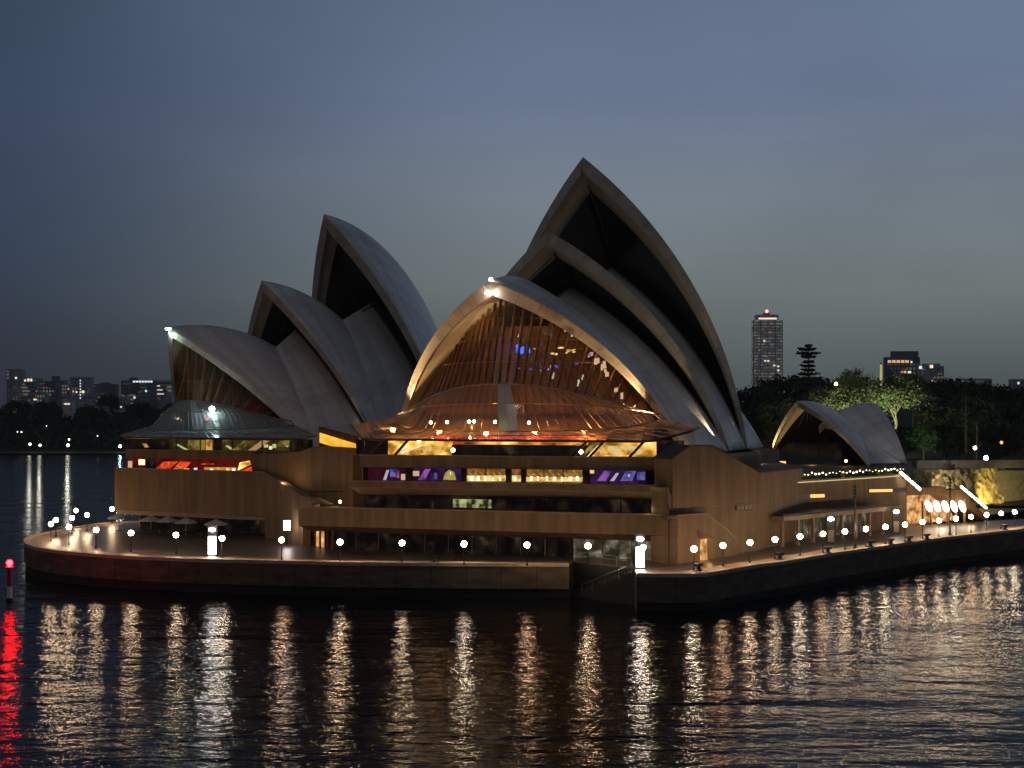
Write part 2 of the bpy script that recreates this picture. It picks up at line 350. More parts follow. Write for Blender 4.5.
def lamp(name, loc, energy, color, parent=None, kind='POINT', target=None, size=.3, spot=60, blend=.6):
    l = bpy.data.lights.new(name, kind); l.energy = energy; l.color = color; l.shadow_soft_size = size
    if kind == 'SPOT': l.spot_size = R(spot); l.spot_blend = blend
    o = bpy.data.objects.new(name, l); col.objects.link(o); o.location = loc
    if target is not None: o.rotation_euler = (Vector(target)-Vector(loc)).to_track_quat('-Z', 'Y').to_euler()
    if parent is not None: setp(o, parent)
    return o
ORD = ['first','second','third','fourth','fifth','sixth','seventh','eighth','ninth','tenth','eleventh','twelfth','thirteenth','fourteenth','fifteenth','sixteenth','seventeenth','eighteenth','nineteenth','twentieth','twenty-first','twenty-second','twenty-third','twenty-fourth','twenty-fifth','twenty-sixth','twenty-seventh','twenty-eighth','twenty-ninth','thirtieth']

# ------------------------------------------------------------------ the setting: water, quay, far shore, garden hill
w = MB().face([(-4750,-280,0),(4750,-280,0),(4750,4650,0),(-4750,4650,0)]).build('water', M['water']); tag(w, kind='structure')

edge = [G(152,521.5), G(117,522.5), G(94,525), G(68,529), G(49,532.5), G(33,536), G(25.5,540), G(27.5,544.5), G(36,548), G(58,551.5), G(97,555), G(137,557.5), G(195,559.8), G(340,563), G(455,564), G(569,564.5)]
edge_r = [G(637,574.5), G(684,575), G(703,574.3), G(759,565), G(780,562.6), G(840,552.5), G(866,549), G(947,537.5), G(1024,529.5)]
dx, dy = edge_r[-1][0]-edge_r[-3][0], edge_r[-1][1]-edge_r[-3][1]
edge_r.append((edge_r[-1][0]+dx*2.4, edge_r[-1][1]+dy*2.4))
notch = [G(574,561), G(633,567.5)]
back = [(240, 420), (60, 420), (-30, 330)]
quay_poly = edge + notch + edge_r + back
MB().prism(quay_poly, 3.9, 4.0, 0).build('broadwalk', M['deck'])['kind'] = 'structure'
MB().prism(quay_poly, -1.5, 3.9, 0).build('quay_block', M['darkwall'])['kind'] = 'structure'
# facing slabs and copings along the edge
def offset(poly, d):
    out = []
    for i, p in enumerate(poly):
        a = Vector(poly[max(i-1,0)]); b = Vector(poly[min(i+1,len(poly)-1)]); t = (b-a).normalized()
        out.append((p[0]+t.y*d, p[1]-t.x*d))
    return out
def ribbon(name, line, d0, d1, z0, z1, mat, kind='structure', label=None, cat=None):
    a = offset(line, d0); b = offset(line, d1); m = MB(); u = 0
    for i in range(len(line)-1):
        dd = math.dist(line[i], line[i+1])
        m.face([(*b[i],z0),(*b[i+1],z0),(*b[i+1],z1),(*b[i],z1)], [(u,z0),(u+dd,z0),(u+dd,z1),(u,z1)])
        m.face([(*b[i],z1),(*b[i+1],z1),(*a[i+1],z1),(*a[i],z1)], [(u,0),(u+dd,0),(u+dd,1),(u,1)])
        m.face([(*a[i+1],z0),(*a[i],z0),(*a[i],z1),(*a[i+1],z1)]); m.face([(*b[i+1],z0),(*b[i],z0),(*a[i],z0),(*a[i+1],z0)])
        u += dd
    for i in (0, len(line)-1): m.face([(*a[i],z0),(*b[i],z0),(*b[i],z1),(*a[i],z1)])
    o = m.build(name, mat)
    if kind: o['kind'] = kind
    else: tag(o, label, cat)
    return o
ribbon('seawall_facing', edge, -.1, .22, 1.1, 3.72, M['quaywall'])
ribbon('seawall_facing', edge_r, -.1, .22, .9, 3.72, M['quaywall'])
ribbon('quay_coping', edge, -.55, .3, 3.74, 4.16, M['coping'])
ribbon('quay_coping', edge_r, -.55, .3, 3.74, 4.16, M['coping'])
ribbon('edge_paving', edge, -3.4, -.56, 3.9, 4.012, pbr('pale_edge_paving', (.40, .27, .17), .45, var=.3, vscale=(.6,.6,.6), stripe=[(0, 1.4, .05, .3)]))  # deck strip coloured paler for the lamplight along the quay edge
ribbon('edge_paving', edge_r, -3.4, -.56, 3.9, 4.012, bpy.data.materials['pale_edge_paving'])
# steps down to the water in the notch
nA, nB, nC, nD = Vector(edge[-1]), Vector(notch[0]), Vector(notch[1]), Vector(edge_r[0])
st = thing('landing_steps', 'stone landing steps going down to the water in the gap of the quay', 'steps', (nC.x, nC.y, 0))
m = MB(); n = 10
for i in range(n):
    a = (nC-nB)*(i/n); b = (nC-nB)*((i+1)/n)
    out = (nD-nC)*.42
    zz = .2 + 3.5*(i+1)/n
    m.prism([tuple(nB+a+Vector((0.05,-.05))), tuple(nB+b), tuple(nB+b+out), tuple(nB+a+out)], -.5, zz)
m.build('stair_flight', M['darkwall'], st)
m = MB(); p0 = nB + (nD-nC)*.5; p1 = nC + (nD-nC)*.5
pts = [Vector((*(p0+(p1-p0)*f), .45+3.7*f+.75)) for f in (.12, .3, .95)]
for a, b in zip(pts, pts[1:]): m.tube(a, b, .06)
for f in (.12, .3, .52, .74, .95):
    q = p0+(p1-p0)*f; m.tube((q.x, q.y, .1+3.5*f), (q.x, q.y, .45+3.7*f+.75), .04)
m.build('handrail', M['steel'], st)

# far shore of the cove: low ground with wooded headland
land = MB().prism([(-1400,905),(-600,898),(-300,893),(-120,905),(-60,1000),(600,1100),(3000,900),(3500,4200),(-3500,4200),(-3000,1200)], -1, 1.2).build('far_shore', M['land']); tag(land, kind='structure')
def terrain(name, x0, x1, y0, y1, nx, ny, hf, mat):
    rows = [[(x0+(x1-x0)*i/nx, y0+(y1-y0)*j/ny, hf(x0+(x1-x0)*i/nx, y0+(y1-y0)*j/ny)) for i in range(nx+1)] for j in range(ny+1)]
    o = MB().grid(rows).build(name, mat, smooth=True); tag(o, kind='structure'); return o
def ss(a, b, x): t = min(1, max(0, (x-a)/(b-a))); return t*t*(3-2*t)
terrain('headland', -1200, 260, 925, 1500, 40, 16, lambda x, y: 1.1 + ss(925, 1100, y)*(17+4*math.sin(x*.013)+2*math.sin(x*.041+y*.02)), M['land'])
MB().prism([(-340,900.5),(-230,897.5),(-228,912),(-342,915)], 1.21, 1.3).build('shore_lawn', M['lawn'])['kind'] = 'structure'
# botanic garden ground, right and behind
MB().prism([(66,300),(100,292),(260,330),(900,500),(900,1000),(-40,1000),(-60,380),(40,345)], 1, 4.3).build('garden_ground', M['land'])['kind'] = 'structure'
hill = lambda x, y: 4.2 + 7.5*ss(300, 318, y+ (x-90)*-.1)*ss(60, 90, x) + 12*ss(345, 470, y)*ss(40, 110, x) + 6*ss(420, 600, y)
terrain('garden_hill', 50, 760, 300, 980, 60, 40, lambda x, y: hill(x, y), M['land'])

# ------------------------------------------------------------------ podium (one building, many parts)
thA = R(20); uA = Vector((math.sin(thA), math.cos(thA), 0)); vA = Vector((math.cos(thA), -math.sin(thA), 0))
Q = Vector((18.4, 178.0, 0)); SL = -43.0
pod = thing('podium_building', 'broad stepped podium clad in pink-brown granite panels under the white shells', 'building', (0, 215, 4))
def s_on(A, d, px):      # distance along a plan line at which it meets a sight line measured in the photo
    k = (px-512)/FPX; return (k*A[1]-A[0])/(d[0]-k*d[1])
def F(name, mat, sec, s0, s1, label=None):
    o = MB().extrude(Q, vA, uA, sec, s0, s1).build(name, mat, pod)
    if label: o['label'] = label
    return o
def panes(name, mat, t, z0, z1, s0, s1, frame_every=3.0, label=None, fm=None):
    """a band of glazing in the north facade: the lit or dark room surface and its mullions"""
    o = MB().extrude(Q, vA, uA, [(t,z0),(t,z1),(t+.15,z1),(t+.15,z0)], s0, s1).build(name, mat, pod)
    if label: o['label'] = label
    k = max(1, round((s1-s0)/frame_every))
    for i in range(k+1):
        sc = s0+(s1-s0)*i/k; MB().extrude(Q, vA, uA, [(t-.12,z0),(t-.12,z1),(t-.01,z1),(t-.01,z0)], sc-.06, sc+.06).build('mullion', fm or M['bronze'], o)
    return o
# core behind the slots
core = [Q+uA*9.5+vA*SL, Q+uA*9.5+vA*-1.5, Q+uA*80+vA*0, Q+uA*80+vA*-52, Q+uA*22+vA*-52]
MB().prism([tuple(p[:2]) for p in core], 4, 16.3).build('core_wall', M['granite'], pod)
# ground-floor glazing, slots and parapets
panes('ground_glazing', M['dim_room'], 3.3, 4, 6.3, -46, -13, 3.2)
panes('ground_glazing', M['pale_room'], 3.3, 4, 6.3, -12.6, -1.2, 4.5, 'pale lit glass doors at the right end')
F('terrace_parapet', M['granite'], [(0,7.3),(0,9.7),(.8,9.7),(.8,9.3),(5.4,9.3),(5.4,7.0),(3.6,6.35),(3.4,6.35)], SL-6.5, 0)
F('terrace_coping', M['granite_plain'], [(-.06,9.705),(-.06,9.82),(.86,9.82),(.86,9.705)], SL-6.5, 0)
panes('slot_glazing', M['dim_room'], 5.5, 9.32, 11.25, SL+.6, -2, 5)
MB().extrude(Q, vA, uA, [(5.3,9.8),(5.3,10.9),(5.4,10.9),(5.4,9.8)], SL+13.3, SL+18.6).build('lit_window', lit_room('slot_lit_room', [(.4, (.02,.02,.01)), (.5, (.3,.3,.13)), (.65, (.65,.6,.25))], .8, .8), pod)['label'] = 'yellow-green lit window in the dark slot'
F('balcony_parapet', M['granite'], [(1.9,12.45),(1.9,13.15),(6.4,13.15),(6.4,11.3),(5.6,11.3),(4.9,11.5)], SL, -1)
F('soffit_band', M['cream'] if 0 else M['granite_plain'], [(1.86,12.44),(4.86,11.48),(4.9,11.42),(1.86,12.36)], SL, -1)
F('balcony_coping', M['granite_plain'], [(1.84,13.16),(1.84,13.26),(2.5,13.26),(2.5,13.16)], SL, -1)
def room_strip(px0, px1, mat, nm, t=6.5, z0=13.15, z1=14.9):
    A = Q+uA*t; return panes(nm, M[mat], t, z0, z1, s_on(A, vA, px0), s_on(A, vA, px1), 2.6)
room_strip(368, 406, 'maroon_base', 'slot_window')['label'] = 'purple lit windows at the left end'
room_strip(413, 462, 'purple_base', 'slot_window')
room_strip(466, 506, 'amber_base', 'slot_window')['label'] = 'amber lit bar windows'
room_strip(511, 522, 'amber_base', 'slot_window')
room_strip(525, 583, 'amber_base', 'slot_window')
room_strip(590, 646, 'purple_base', 'slot_window')['label'] = 'purple lit windows at the right end'
for px in (409.5, 464, 508.5, 523.5, 586.5): 
    s_ = s_on(Q+uA*6.2, vA, px); MB().extrude(Q, vA, uA, [(6.2,13.16),(6.2,14.9),(6.6,14.9),(6.6,13.16)], s_-.35, s_+.35).build('slot_pier', M['granite'], pod)
m = MB(); s_ = s_on(Q+uA*6, vA, 362); m.extrude(Q, vA, uA, [(6,13.16),(6,14.9),(9.4,14.9),(9.4,13.16)], SL, s_); 
m.build('slot_pier', M['granite'], pod)
F('upper_parapet', M['granite'], [(5,14.9),(5,16.45),(6,16.45),(6,16.3),(9.6,16.3),(9.6,14.9)], SL, -.4)
F('upper_coping', M['granite_plain'], [(4.94,16.46),(4.94,16.56),(6.06,16.56),(6.06,16.46)], SL, -.4)
# right end wing: north-west corner turning along the west side
wA = Vector((18.75, 177.6, 0)); wB = Vector((32.4, 195.2, 0)); wd = (wB-wA).normalized(); wn_ = Vector((-wd.y, wd.x, 0))   # wn_ points inwards
def wing(name, off, poly, th, mat='granite', par=pod, label=None):
    o = MB().slab(wA + wn_*off, wd, wn_, poly, th).build(name, M[mat], par)
    if label: o['label'] = label
    return o
WL = (wB-wA).length
S = lambda px, off=0: s_on(wA+wn_*off, wd, px)
wing('wing_wall', 0, [(0,4),(WL,4),(WL,10.45),(S(681),10.5),(S(666),13.1),(.2,13.1),(.2,9.7),(0,9.7)], 2.5)
wing('wing_upper_wall', -.12, [(S(672.5,-.12),10.6),(WL+.15,10.4),(WL+.15,14.3),(S(712.5,-.12),17.9),(S(690.5,-.12),18.0),(S(672.8,-.12),16.5)], 2.6)
wing('wing_shadow_gap', -.02, [(S(680),10.46),(WL+.1,10.3),(WL+.1,10.45),(S(680),10.62)], .3, 'black')
wing('wing_coping', -.2, [(S(672.8,-.2),16.52),(S(690.5,-.2),18.02),(S(712.5,-.2),17.92),(WL+.2,14.32),(WL+.2,14.46),(S(712.5,-.2),18.08),(S(690.5,-.2),18.18),(S(672.8,-.2),16.68)], 2.8, 'bronze')
wing('stair_parapet', -1.3, [(0,4),(S(738,-1.3),4),(S(738,-1.3),5.3),(S(729,-1.3),7.1),(S(706,-1.3),9.6),(S(668,-1.3),9.72),(0,9.72)], 1.15)
wing('stair_parapet_coping', -1.36, [(-.1,9.73),(S(706,-1.36),9.62),(S(729,-1.36),7.12),(S(738,-1.36),5.4),(S(738.5,-1.36),5.5),(S(729.5,-1.36),7.26),(S(706.5,-1.36),9.75),(-.1,9.86)], 1.25, 'granite_plain')
# doorway hood in the stair parapet, with warm light inside
hs = S(703.5, -1.35)
MB().slab(wA - wn_*1.42, wd, wn_, [(hs-.8,4.01),(hs+.8,4.01),(hs+.7,6.6),(hs-.7,6.6)], .1).build('lit_doorway', M['entry_room'], pod)
m = MB(); a = wA + wd*(hs-1.7) - wn_*1.36; b = wA + wd*(hs+2.2) - wn_*1.36; c = wA + wd*(hs+.2) - wn_*2.6
z3 = lambda p, z: (p[0], p[1], z)
m.face([z3(a,7.9), z3(c,6.7), z3(b,6.7)]); m.face([z3(a,7.9), z3(wA+wd*(hs-1.2)-wn_*1.36,6.7), z3(c,6.7)]); m.face([z3(a,7.9), z3(b,6.7), z3(wA+wd*(hs-1.2)-wn_*1.36,6.7)]); m.face([z3(wA+wd*(hs-1.2)-wn_*1.36,6.7), z3(b,6.7), z3(c,6.7)])
m.build('door_hood', M['granite'], pod)
gs = MB().slab(wA - wn_*.2, wd, wn_, [(S(735),9.5),(S(751),9.4),(S(751),10.2),(S(735),10.25)], .06).build('vent_grille', M['black'], pod)
for i in range(4): MB().slab(wA - wn_*.24, wd, wn_, [(S(736)+i*1.0,9.6),(S(736)+i*1.0+.7,9.6),(S(736)+i*1.0+.7,10.1),(S(736)+i*1.0,10.1)], .03).build('vent_louvre', M['granite_plain'], gs)
# end face of the wing and the roof slab joining it to the hall deck
MB().prism([tuple((wA+wn_*2.6+wd*1)[:2]), tuple((wB+wn_*.1)[:2]), (42,214), (46,262), (12,262), tuple((Q+uA*9.6+vA*-2)[:2])], 4, 14.2).build('wing_core', M['granite'], pod)
MB().prism([tuple((wA+wn_*2.6+wd*3)[:2]), tuple((wA+wn_*2.6+wd*(WL-6))[:2]), (36,214), (40,250), (8,250), tuple((Q+uA*9.7+vA*-3)[:2])], 14.2, 16.3).build('wing_upper_deck', M['granite'], pod)

# west side terrace wall
tA = Vector((33.4, 203.5, 0)); tB = Vector((63.6, 238.6, 0)); td = (tB-tA).normalized(); tn = Vector((-td.y, td.x, 0)); TL = (tB-tA).length
def west(name, off, poly, th, mat='granite'):
    return MB().slab(tA+tn*off, td, tn, poly, th).build(name, M[mat], pod)
T = lambda px, off=0: s_on(tA+tn*off, td, px)
def wz(px, py, off=0):   # height on the west wall at a measured picture point
    p = tA+tn*off+td*T(px, off); return CH + (420-py)/FPX*p.y
west('west_wall', 0, [(-3,4),(TL,4),(TL,12.3),(-3,12.3)], 3)
MB().prism([tuple((tA+tn*3-td*3)[:2]), tuple((tB+tn*.2)[:2]), (67.5,252), (80.5,297.5), (88,326), (60,345), (40,345), (20,262)], 4, 12.2).build('west_terrace', M['granite'], pod)
west('west_coping', -.15, [(-3,12.31),(TL+.1,12.31),(TL+.1,12.5),(-3,12.5)], 1.2, 'granite_plain')
west('ledge_light', -.22, [(-2,12.2),(TL,12.2),(TL,12.29),(-2,12.29)], .15, 'ledge')
for (a_, b_, la, lb) in ((757, 827, 0, 0), (868, 907, 0, 0)):
    west('slot_recess', -.06, [(T(a_),wz(a_,501 if a_<800 else 493)),(T(b_),wz(b_,497.5 if a_<800 else 491.5)),(T(b_),wz(b_,493.5 if a_<800 else 487.5)),(T(a_),wz(a_,495.5 if a_<800 else 489.5))], .08, 'black')
for a_, b_, ya, yb in ((770,780,499.6,496.4),(781,790,499.2,496.1),(810,824,497.7,494.4),(869,892,492.2,489.4)):
    o = MB().slab(tA-tn*.1, td, tn, [(T(a_),wz(a_,ya)),(T(b_),wz(b_,ya-.4)),(T(b_),wz(b_,yb-.4)),(T(a_),wz(a_,yb))], .05).build('lit_window', M['amber_glow'], pod)
# porte-cochere canopy
c0, c1 = T(784,-5), T(902,-5)
MB().slab(tA-tn*5, td, tn, [(c0,7.55),(c1,7.55),(c1,8.15),(c0,8.15)], 5).build('entrance_canopy', M['granite_plain'], pod)
MB().slab(tA-tn*4.6, td, tn, [(c0+.5,8.16),(c1-.5,8.16),(c1-.5,8.3),(c0+.5,8.3)], 4).build('canopy_roof_sheet', M['black'], pod)
for i in range(9):
    p = tA - tn*4.2 + td*(c0+.8+(c1-c0-1.6)*i/8); MB().box((p.x,p.y,5.78), (.45,.45,3.54), math.atan2(td.y,td.x)).build('canopy_column', M['granite_plain'], pod)
o = MB().slab(tA-tn*.15, td, tn, [(c0+.6,4.1),(c1-.6,4.1),(c1-.6,7.3),(c0+.6,7.3)], .1).build('entrance_glazing', M['pale_room'], pod)
for i in range(22): s_ = c0+.6+(c1-c0-1.2)*i/21; MB().slab(tA-tn*.26, td, tn, [(s_-.12,4.1),(s_+.12,4.1),(s_+.12,7.3),(s_-.12,7.3)], .08).build('mullion', M['bronze'], o)
MB().slab(tA-tn*2.0, td, tn, [(T(757,-2),4),(T(779,-2),4),(T(779,-2),5.6),(T(757,-2),9.6)], 1.9).build('ramp_wall', M['granite'], pod)

# left (theatre) podium block
lB = Vector((-36.3, 217.6, 0)); lE = Vector((-61.6, 229.4, 0)); ld = (lB-lE).normalized(); ln = Vector((-ld.y, ld.x, 0)); LL = (lB-lE).length
def lwall(name, off, poly, th, mat='granite', par=pod):
    return MB().slab(lE+ln*off, ld, ln, poly, th).build(name, M[mat] if isinstance(mat, str) else mat, par)
SLf = lambda px, off=0: s_on(lE+ln*off, ld, px)
lwall('theatre_parapet', 0, [(0,7.3),(LL,7.0),(LL,13.45),(0,13.7)], 1.2)
lwall('parapet_coping', -.06, [(0,13.71),(LL,13.46),(LL,13.58),(0,13.83)], 1.3, 'granite_plain')
MB().prism([tuple(lE[:2]), tuple((lE+ln*1.2)[:2]), tuple((lE+ln*14-ld*3.5)[:2]), tuple((lE+ln*14-ld*4.7)[:2])], 7.3, 13.7).build('theatre_side_parapet', M['granite'], pod)
lwall('cafe_soffit', .3, [(.2,6.6),(LL-.2,6.4),(LL-.2,6.95),(.2,7.25)], 6, 'granite_plain')
lwall('cafe_glazing', 5.5, [(.5,4),(LL-5,4),(LL-5,6.6),(.5,6.6)], .2, 'dim_room')
MB().prism([tuple((lE+ln*5.9)[:2]), tuple((lE+ln*5.9+ld*(LL+1))[:2]), (-12,225), (-8,262), (-46,290), (-66,275)], 4, 13.0).build('theatre_core', M['granite'], pod)
lwall('terrace_slab', 1.2, [(0,12.7),(LL,12.7),(LL,13.0),(0,13.0)], 5, 'granite_plain')
a0, a1 = SLf(126,3), SLf(252.5,3)
for x0_, x1_, mt in ((127,145,'red_base'),(146,155,'dim_room'),(156,199,'red_base'),(200,252,'red_base')):
    oo = lwall('slot_window', 3, [(SLf(x0_,3),13.3),(SLf(x1_,3),13.3),(SLf(x1_,3),15.25),(SLf(x0_,3),15.25)], .15, mt)
MB().slab(lE+ln*2.9, ld, ln, [(SLf(139,3),14.2),(SLf(145,3),14.2),(SLf(145,3),15.05),(SLf(139,3),15.05)], .08).build('lit_sign', glow('orange_sign_light', (1,.55,.3), 2.5), pod)
MB().slab(lE+ln*2.9, ld, ln, [(SLf(238,3),13.6),(SLf(251,3),14.5),(SLf(250,3),15.1),(SLf(240,3),14.8)], .08).build('lit_panel', M['yellow_room'], pod)
lwall('theatre_upper_band', 2, [(0.4,15.25),(SLf(256,2),15.25),(SLf(256,2),16.5),(0.4,16.5)], 1.6)
lwall('theatre_upper_coping', 1.95, [(0.4,16.51),(SLf(256,1.95),16.51),(SLf(256,1.95),16.62),(0.4,16.62)], 1.7, 'granite_plain')
MB().prism([tuple((lE+ln*3.7)[:2]), tuple((lE+ln*3.7+ld*(LL+1))[:2]), (-12,226), (-8,262), (-46,290), (-66,275)], 15.5, 16.4).build('theatre_deck', M['granite'], pod)
# warm wall between the two podiums
gA = lE+ln*2+ld*SLf(252,2); gB = Vector((-22, 204.5, 0)); gd = (gB-gA).normalized(); gn = Vector((-gd.y, gd.x, 0)); GL = (gB-gA).length
gS = lambda px: s_on(gA, gd, px)
gz = lambda px, py: CH+(420-py)/FPX*(gA+gd*gS(px)).y
MB().slab(gA, gd, gn, [(0,7),(GL,7),(GL,gz(345,455)),(gS(338),gz(338,448)),(gS(314),gz(314,446.5)),(gS(298),gz(298,452)),(gS(256),gz(256,454)),(0,16.4)], 3).build('link_wall', M['granite'], pod)
MB().slab(gA-gn*.1, gd, gn, [(gS(310),gz(310,491)),(gS(343),gz(343,491)),(gS(343),gz(343,492)),(gS(310),gz(310,492))], .1).build('wall_rail', M['black'], pod)
# diagonal stair parapet from the theatre terrace down to the broad terrace
dA = lB; dB = Vector((-26.8, 198.8, 0)); dd_ = (dB-dA).normalized(); dn = Vector((-dd_.y, dd_.x, 0)); DS = lambda px: s_on(dA, dd_, px)
dz = lambda px, py: CH+(420-py)/FPX*(dA+dd_*DS(px)).y
MB().slab(dA, dd_, dn, [(0,4),(DS(303),4),(DS(303),dz(303,496.6)),(0,13.45)], 1.1).build('stair_wall', M['granite'], pod)
MB().slab(dA, dd_, dn, [(DS(303)+.02,6.9),((dB-dA).length,6.9),((dB-dA).length,dz(330,506)),(DS(326),dz(326,504.5)),(DS(313),dz(313,498)),(DS(303)+.02,dz(303,496.6))], 1.1).build('stair_wall', M['granite'], pod)
MB().slab(dA+dn*1.6, dd_, dn, [(DS(303)+.5,4),((dB-dA).length-.4,4),((dB-dA).length-.4,6.9),(DS(303)+.5,6.9)], .2).build('lit_entrance', M['entry_room'], pod)
for px in (306, 311, 318, 323): q = dA+dd_*DS(px)+dn*1.3; MB().box((q.x,q.y,5.4),(.25,.25,2.8)).build('entrance_pier', M['wood'], pod)

q = Vector(((340-512)/FPX*199, 199, 10.2)); MB().ball(q, .2, 8, 6).build('wall_washer', M['warm_small'], pod); lamp('wall_washer_light', q+Vector((-.6,-1.0,.5)), 260, (1,.66,.3), pod, size=.3)
q = P3(285, 487, 210); lamp('stair_light', q+Vector((-.5,.6,.8)), 150, (1,.66,.3), pod, size=.3)
q = Vector((17.2, 178.2, 10.1)); lamp('terrace_light', q+Vector((-.5,1.2,.3)), 45, (.95,.85,.3), pod, size=.2)
q = Vector(((306-512)/FPX*203, 203, 6.0)); lamp('entrance_light', q, 420, (1,.5,.2), pod, size=.4)
q = wA + wd*hs - wn_*2.2; lamp('doorway_light', (q.x,q.y,5.6), 60, (1,.5,.2), pod, size=.2)
# ------------------------------------------------------------------ shells
def slerp(C, P, Qp, t):
    a = P-C; b = Qp-C; w_ = a.angle(b); return C + (a*math.sin((1-t)*w_) + b*math.sin(t*w_))/math.sin(w_)
def ridge_pt(A, C, u, v, s):
    off = (C-A).dot(v); Cc = C - v*off; a = A-Cc; r = a.length; a.normalize(); t = a.cross(v)
    if t.dot(u) < 0: t = -t
    return Cc + a*(r*math.cos(s/r)) + t*(r*math.sin(s/r))
def mirror(p, A, v): return p - v*(2*(p-A).dot(v))
def foot_center(A, u, v, k, w, zf, Rr, phi):
    Ft = Vector((A.x, A.y, 0)) + u*k + v*w; Ft.z = zf
    m_ = (A+Ft)/2; h = (A-Ft).length/2; e = (A-Ft).normalized(); n1 = -v + e*v.dot(e); n1.normalize(); n2 = e.cross(n1)
    if n2.dot(u) < 0: n2 = -n2
    return Ft, m_ + (n1*math.cos(phi)+n2*math.sin(phi))*math.sqrt(max(Rr*Rr-h*h, 1))
def rayplane(px, py, O, v):
    d = Vector(((px-512)/FPX, 1, (420-py)/FPX)); c = Vector((0,0,CH)); return c + d*((O-c).dot(v)/d.dot(v))

class Shell:
    def __init__(s, A, Ft, C, u, v, Lr, d0=.7, d1=1.9, lining=None):
        s.A, s.F, s.C, s.u, s.v, s.L, s.d0, s.d1 = Vector(A), Vector(Ft), Vector(C), u, v, Lr, d0, d1; s.lining = lining; s.R = (s.A-s.C).length
    def pt(s, a, t, inner=0, side=1):
        """a metres along the ridge, t 0..1 from foot to ridge"""
        p = slerp(s.C, s.F, ridge_pt(s.A, s.C, s.u, s.v, a), t)
        if inner:
            d = (s.d0+(s.d1-s.d0)*t)*inner; p = s.C + (p-s.C)*((s.R-d)/s.R)
            lat = (p-s.A).dot(s.v)
            if lat < 0: p = p - s.v*lat
        return p if side > 0 else mirror(p, s.A, s.v)
    def mesh(s, parent, name='roof_shell', NI=16, NJ=28):
        m = MB(); arc = (s.A-s.F).length*1.06
        for side in (1, -1):
            go = [[s.pt(s.L*i/NI, j/NJ, 0, side) for j in range(NJ+1)] for i in range(NI+1)]
            gi = [[s.pt(s.L*i/NI, j/NJ, 1, side) for j in range(NJ+1)] for i in range(NI+1)]
            for i in range(NI):
                for j in range(NJ):
                    uv = [(s.L*i/NI*1.0, arc*j/NJ), (s.L*(i+1)/NI, arc*j/NJ), (s.L*(i+1)/NI, arc*(j+1)/NJ), (s.L*i/NI, arc*(j+1)/NJ)]
                    q = [go[i][j], go[i+1][j], go[i+1][j+1], go[i][j+1]]; q2 = [gi[i][j], gi[i+1][j], gi[i+1][j+1], gi[i][j+1]]
                    if j == 0: q = q[1:]; q2 = q2[1:]; uv = uv[1:]     # all ribs meet in the foot
                    if j == 0: q = [go[i][0], go[i+1][1], go[i][1]]; q2 = [gi[i][0], gi[i+1][1], gi[i][1]]; uv = [(uv[0][0],0), uv[1], uv[2]]
                    m.face(q if side > 0 else q[::-1], uv if side > 0 else uv[::-1], 0)
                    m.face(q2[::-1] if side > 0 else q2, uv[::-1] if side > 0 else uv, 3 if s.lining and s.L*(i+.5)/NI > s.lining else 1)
            for j in range(NJ):   # lip and rear edge faces
                uv = [(0, arc*j/NJ), (0, arc*(j+1)/NJ), (1, arc*(j+1)/NJ), (1, arc*j/NJ)]
                m.face([go[0][j], go[0][j+1], gi[0][j+1], gi[0][j]], uv, 2)
                m.face([go[NI][j], go[NI][j+1], gi[NI][j+1], gi[NI][j]], uv, 2)
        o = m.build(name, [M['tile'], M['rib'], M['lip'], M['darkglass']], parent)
        sm = [p.material_index != 2 for p in o.data.polygons]
        o.data.polygons.foreach_set('use_smooth', sm)
        return o
    def louvre(s, parent, a, mat, name='louvre_wall', fins=True, push=1.2, pmax=18):
        """wall filling the shell's mouth, a metres behind the lip"""
        NJ = 24; m = MB(); R_ = [s.pt(a, j/NJ, 1.02, 1) for j in range(NJ+1)]; Lf = [s.pt(a, j/NJ, 1.02, -1) for j in range(NJ+1)]
        for j in range(NJ):
            NS = 14
            for k in range(NS):
                q = lambda A_, B_, f: A_ + (B_-A_)*f + s.u*(min(pmax, push*(B_-A_).length*.5)*4*f*(1-f))
                m.face([q(Lf[j],R_[j],k/NS), q(Lf[j],R_[j],(k+1)/NS), q(Lf[j+1],R_[j+1],(k+1)/NS), q(Lf[j+1],R_[j+1],k/NS)], None)
        o = m.build(name, mat, parent)
        if fins:
            for k in range(1, 12):      # thin dark mullions in front of the glass
                f = k/12; m = MB(); pts = [q(Lf[j], R_[j], f) - s.u*.15 for j in range(0, NJ+1, 2)]
                for p, q2 in zip(pts, pts[1:]): m.tube(p, q2, .06, n=4)
                m.build('mullion', M['black'], o)
        return o
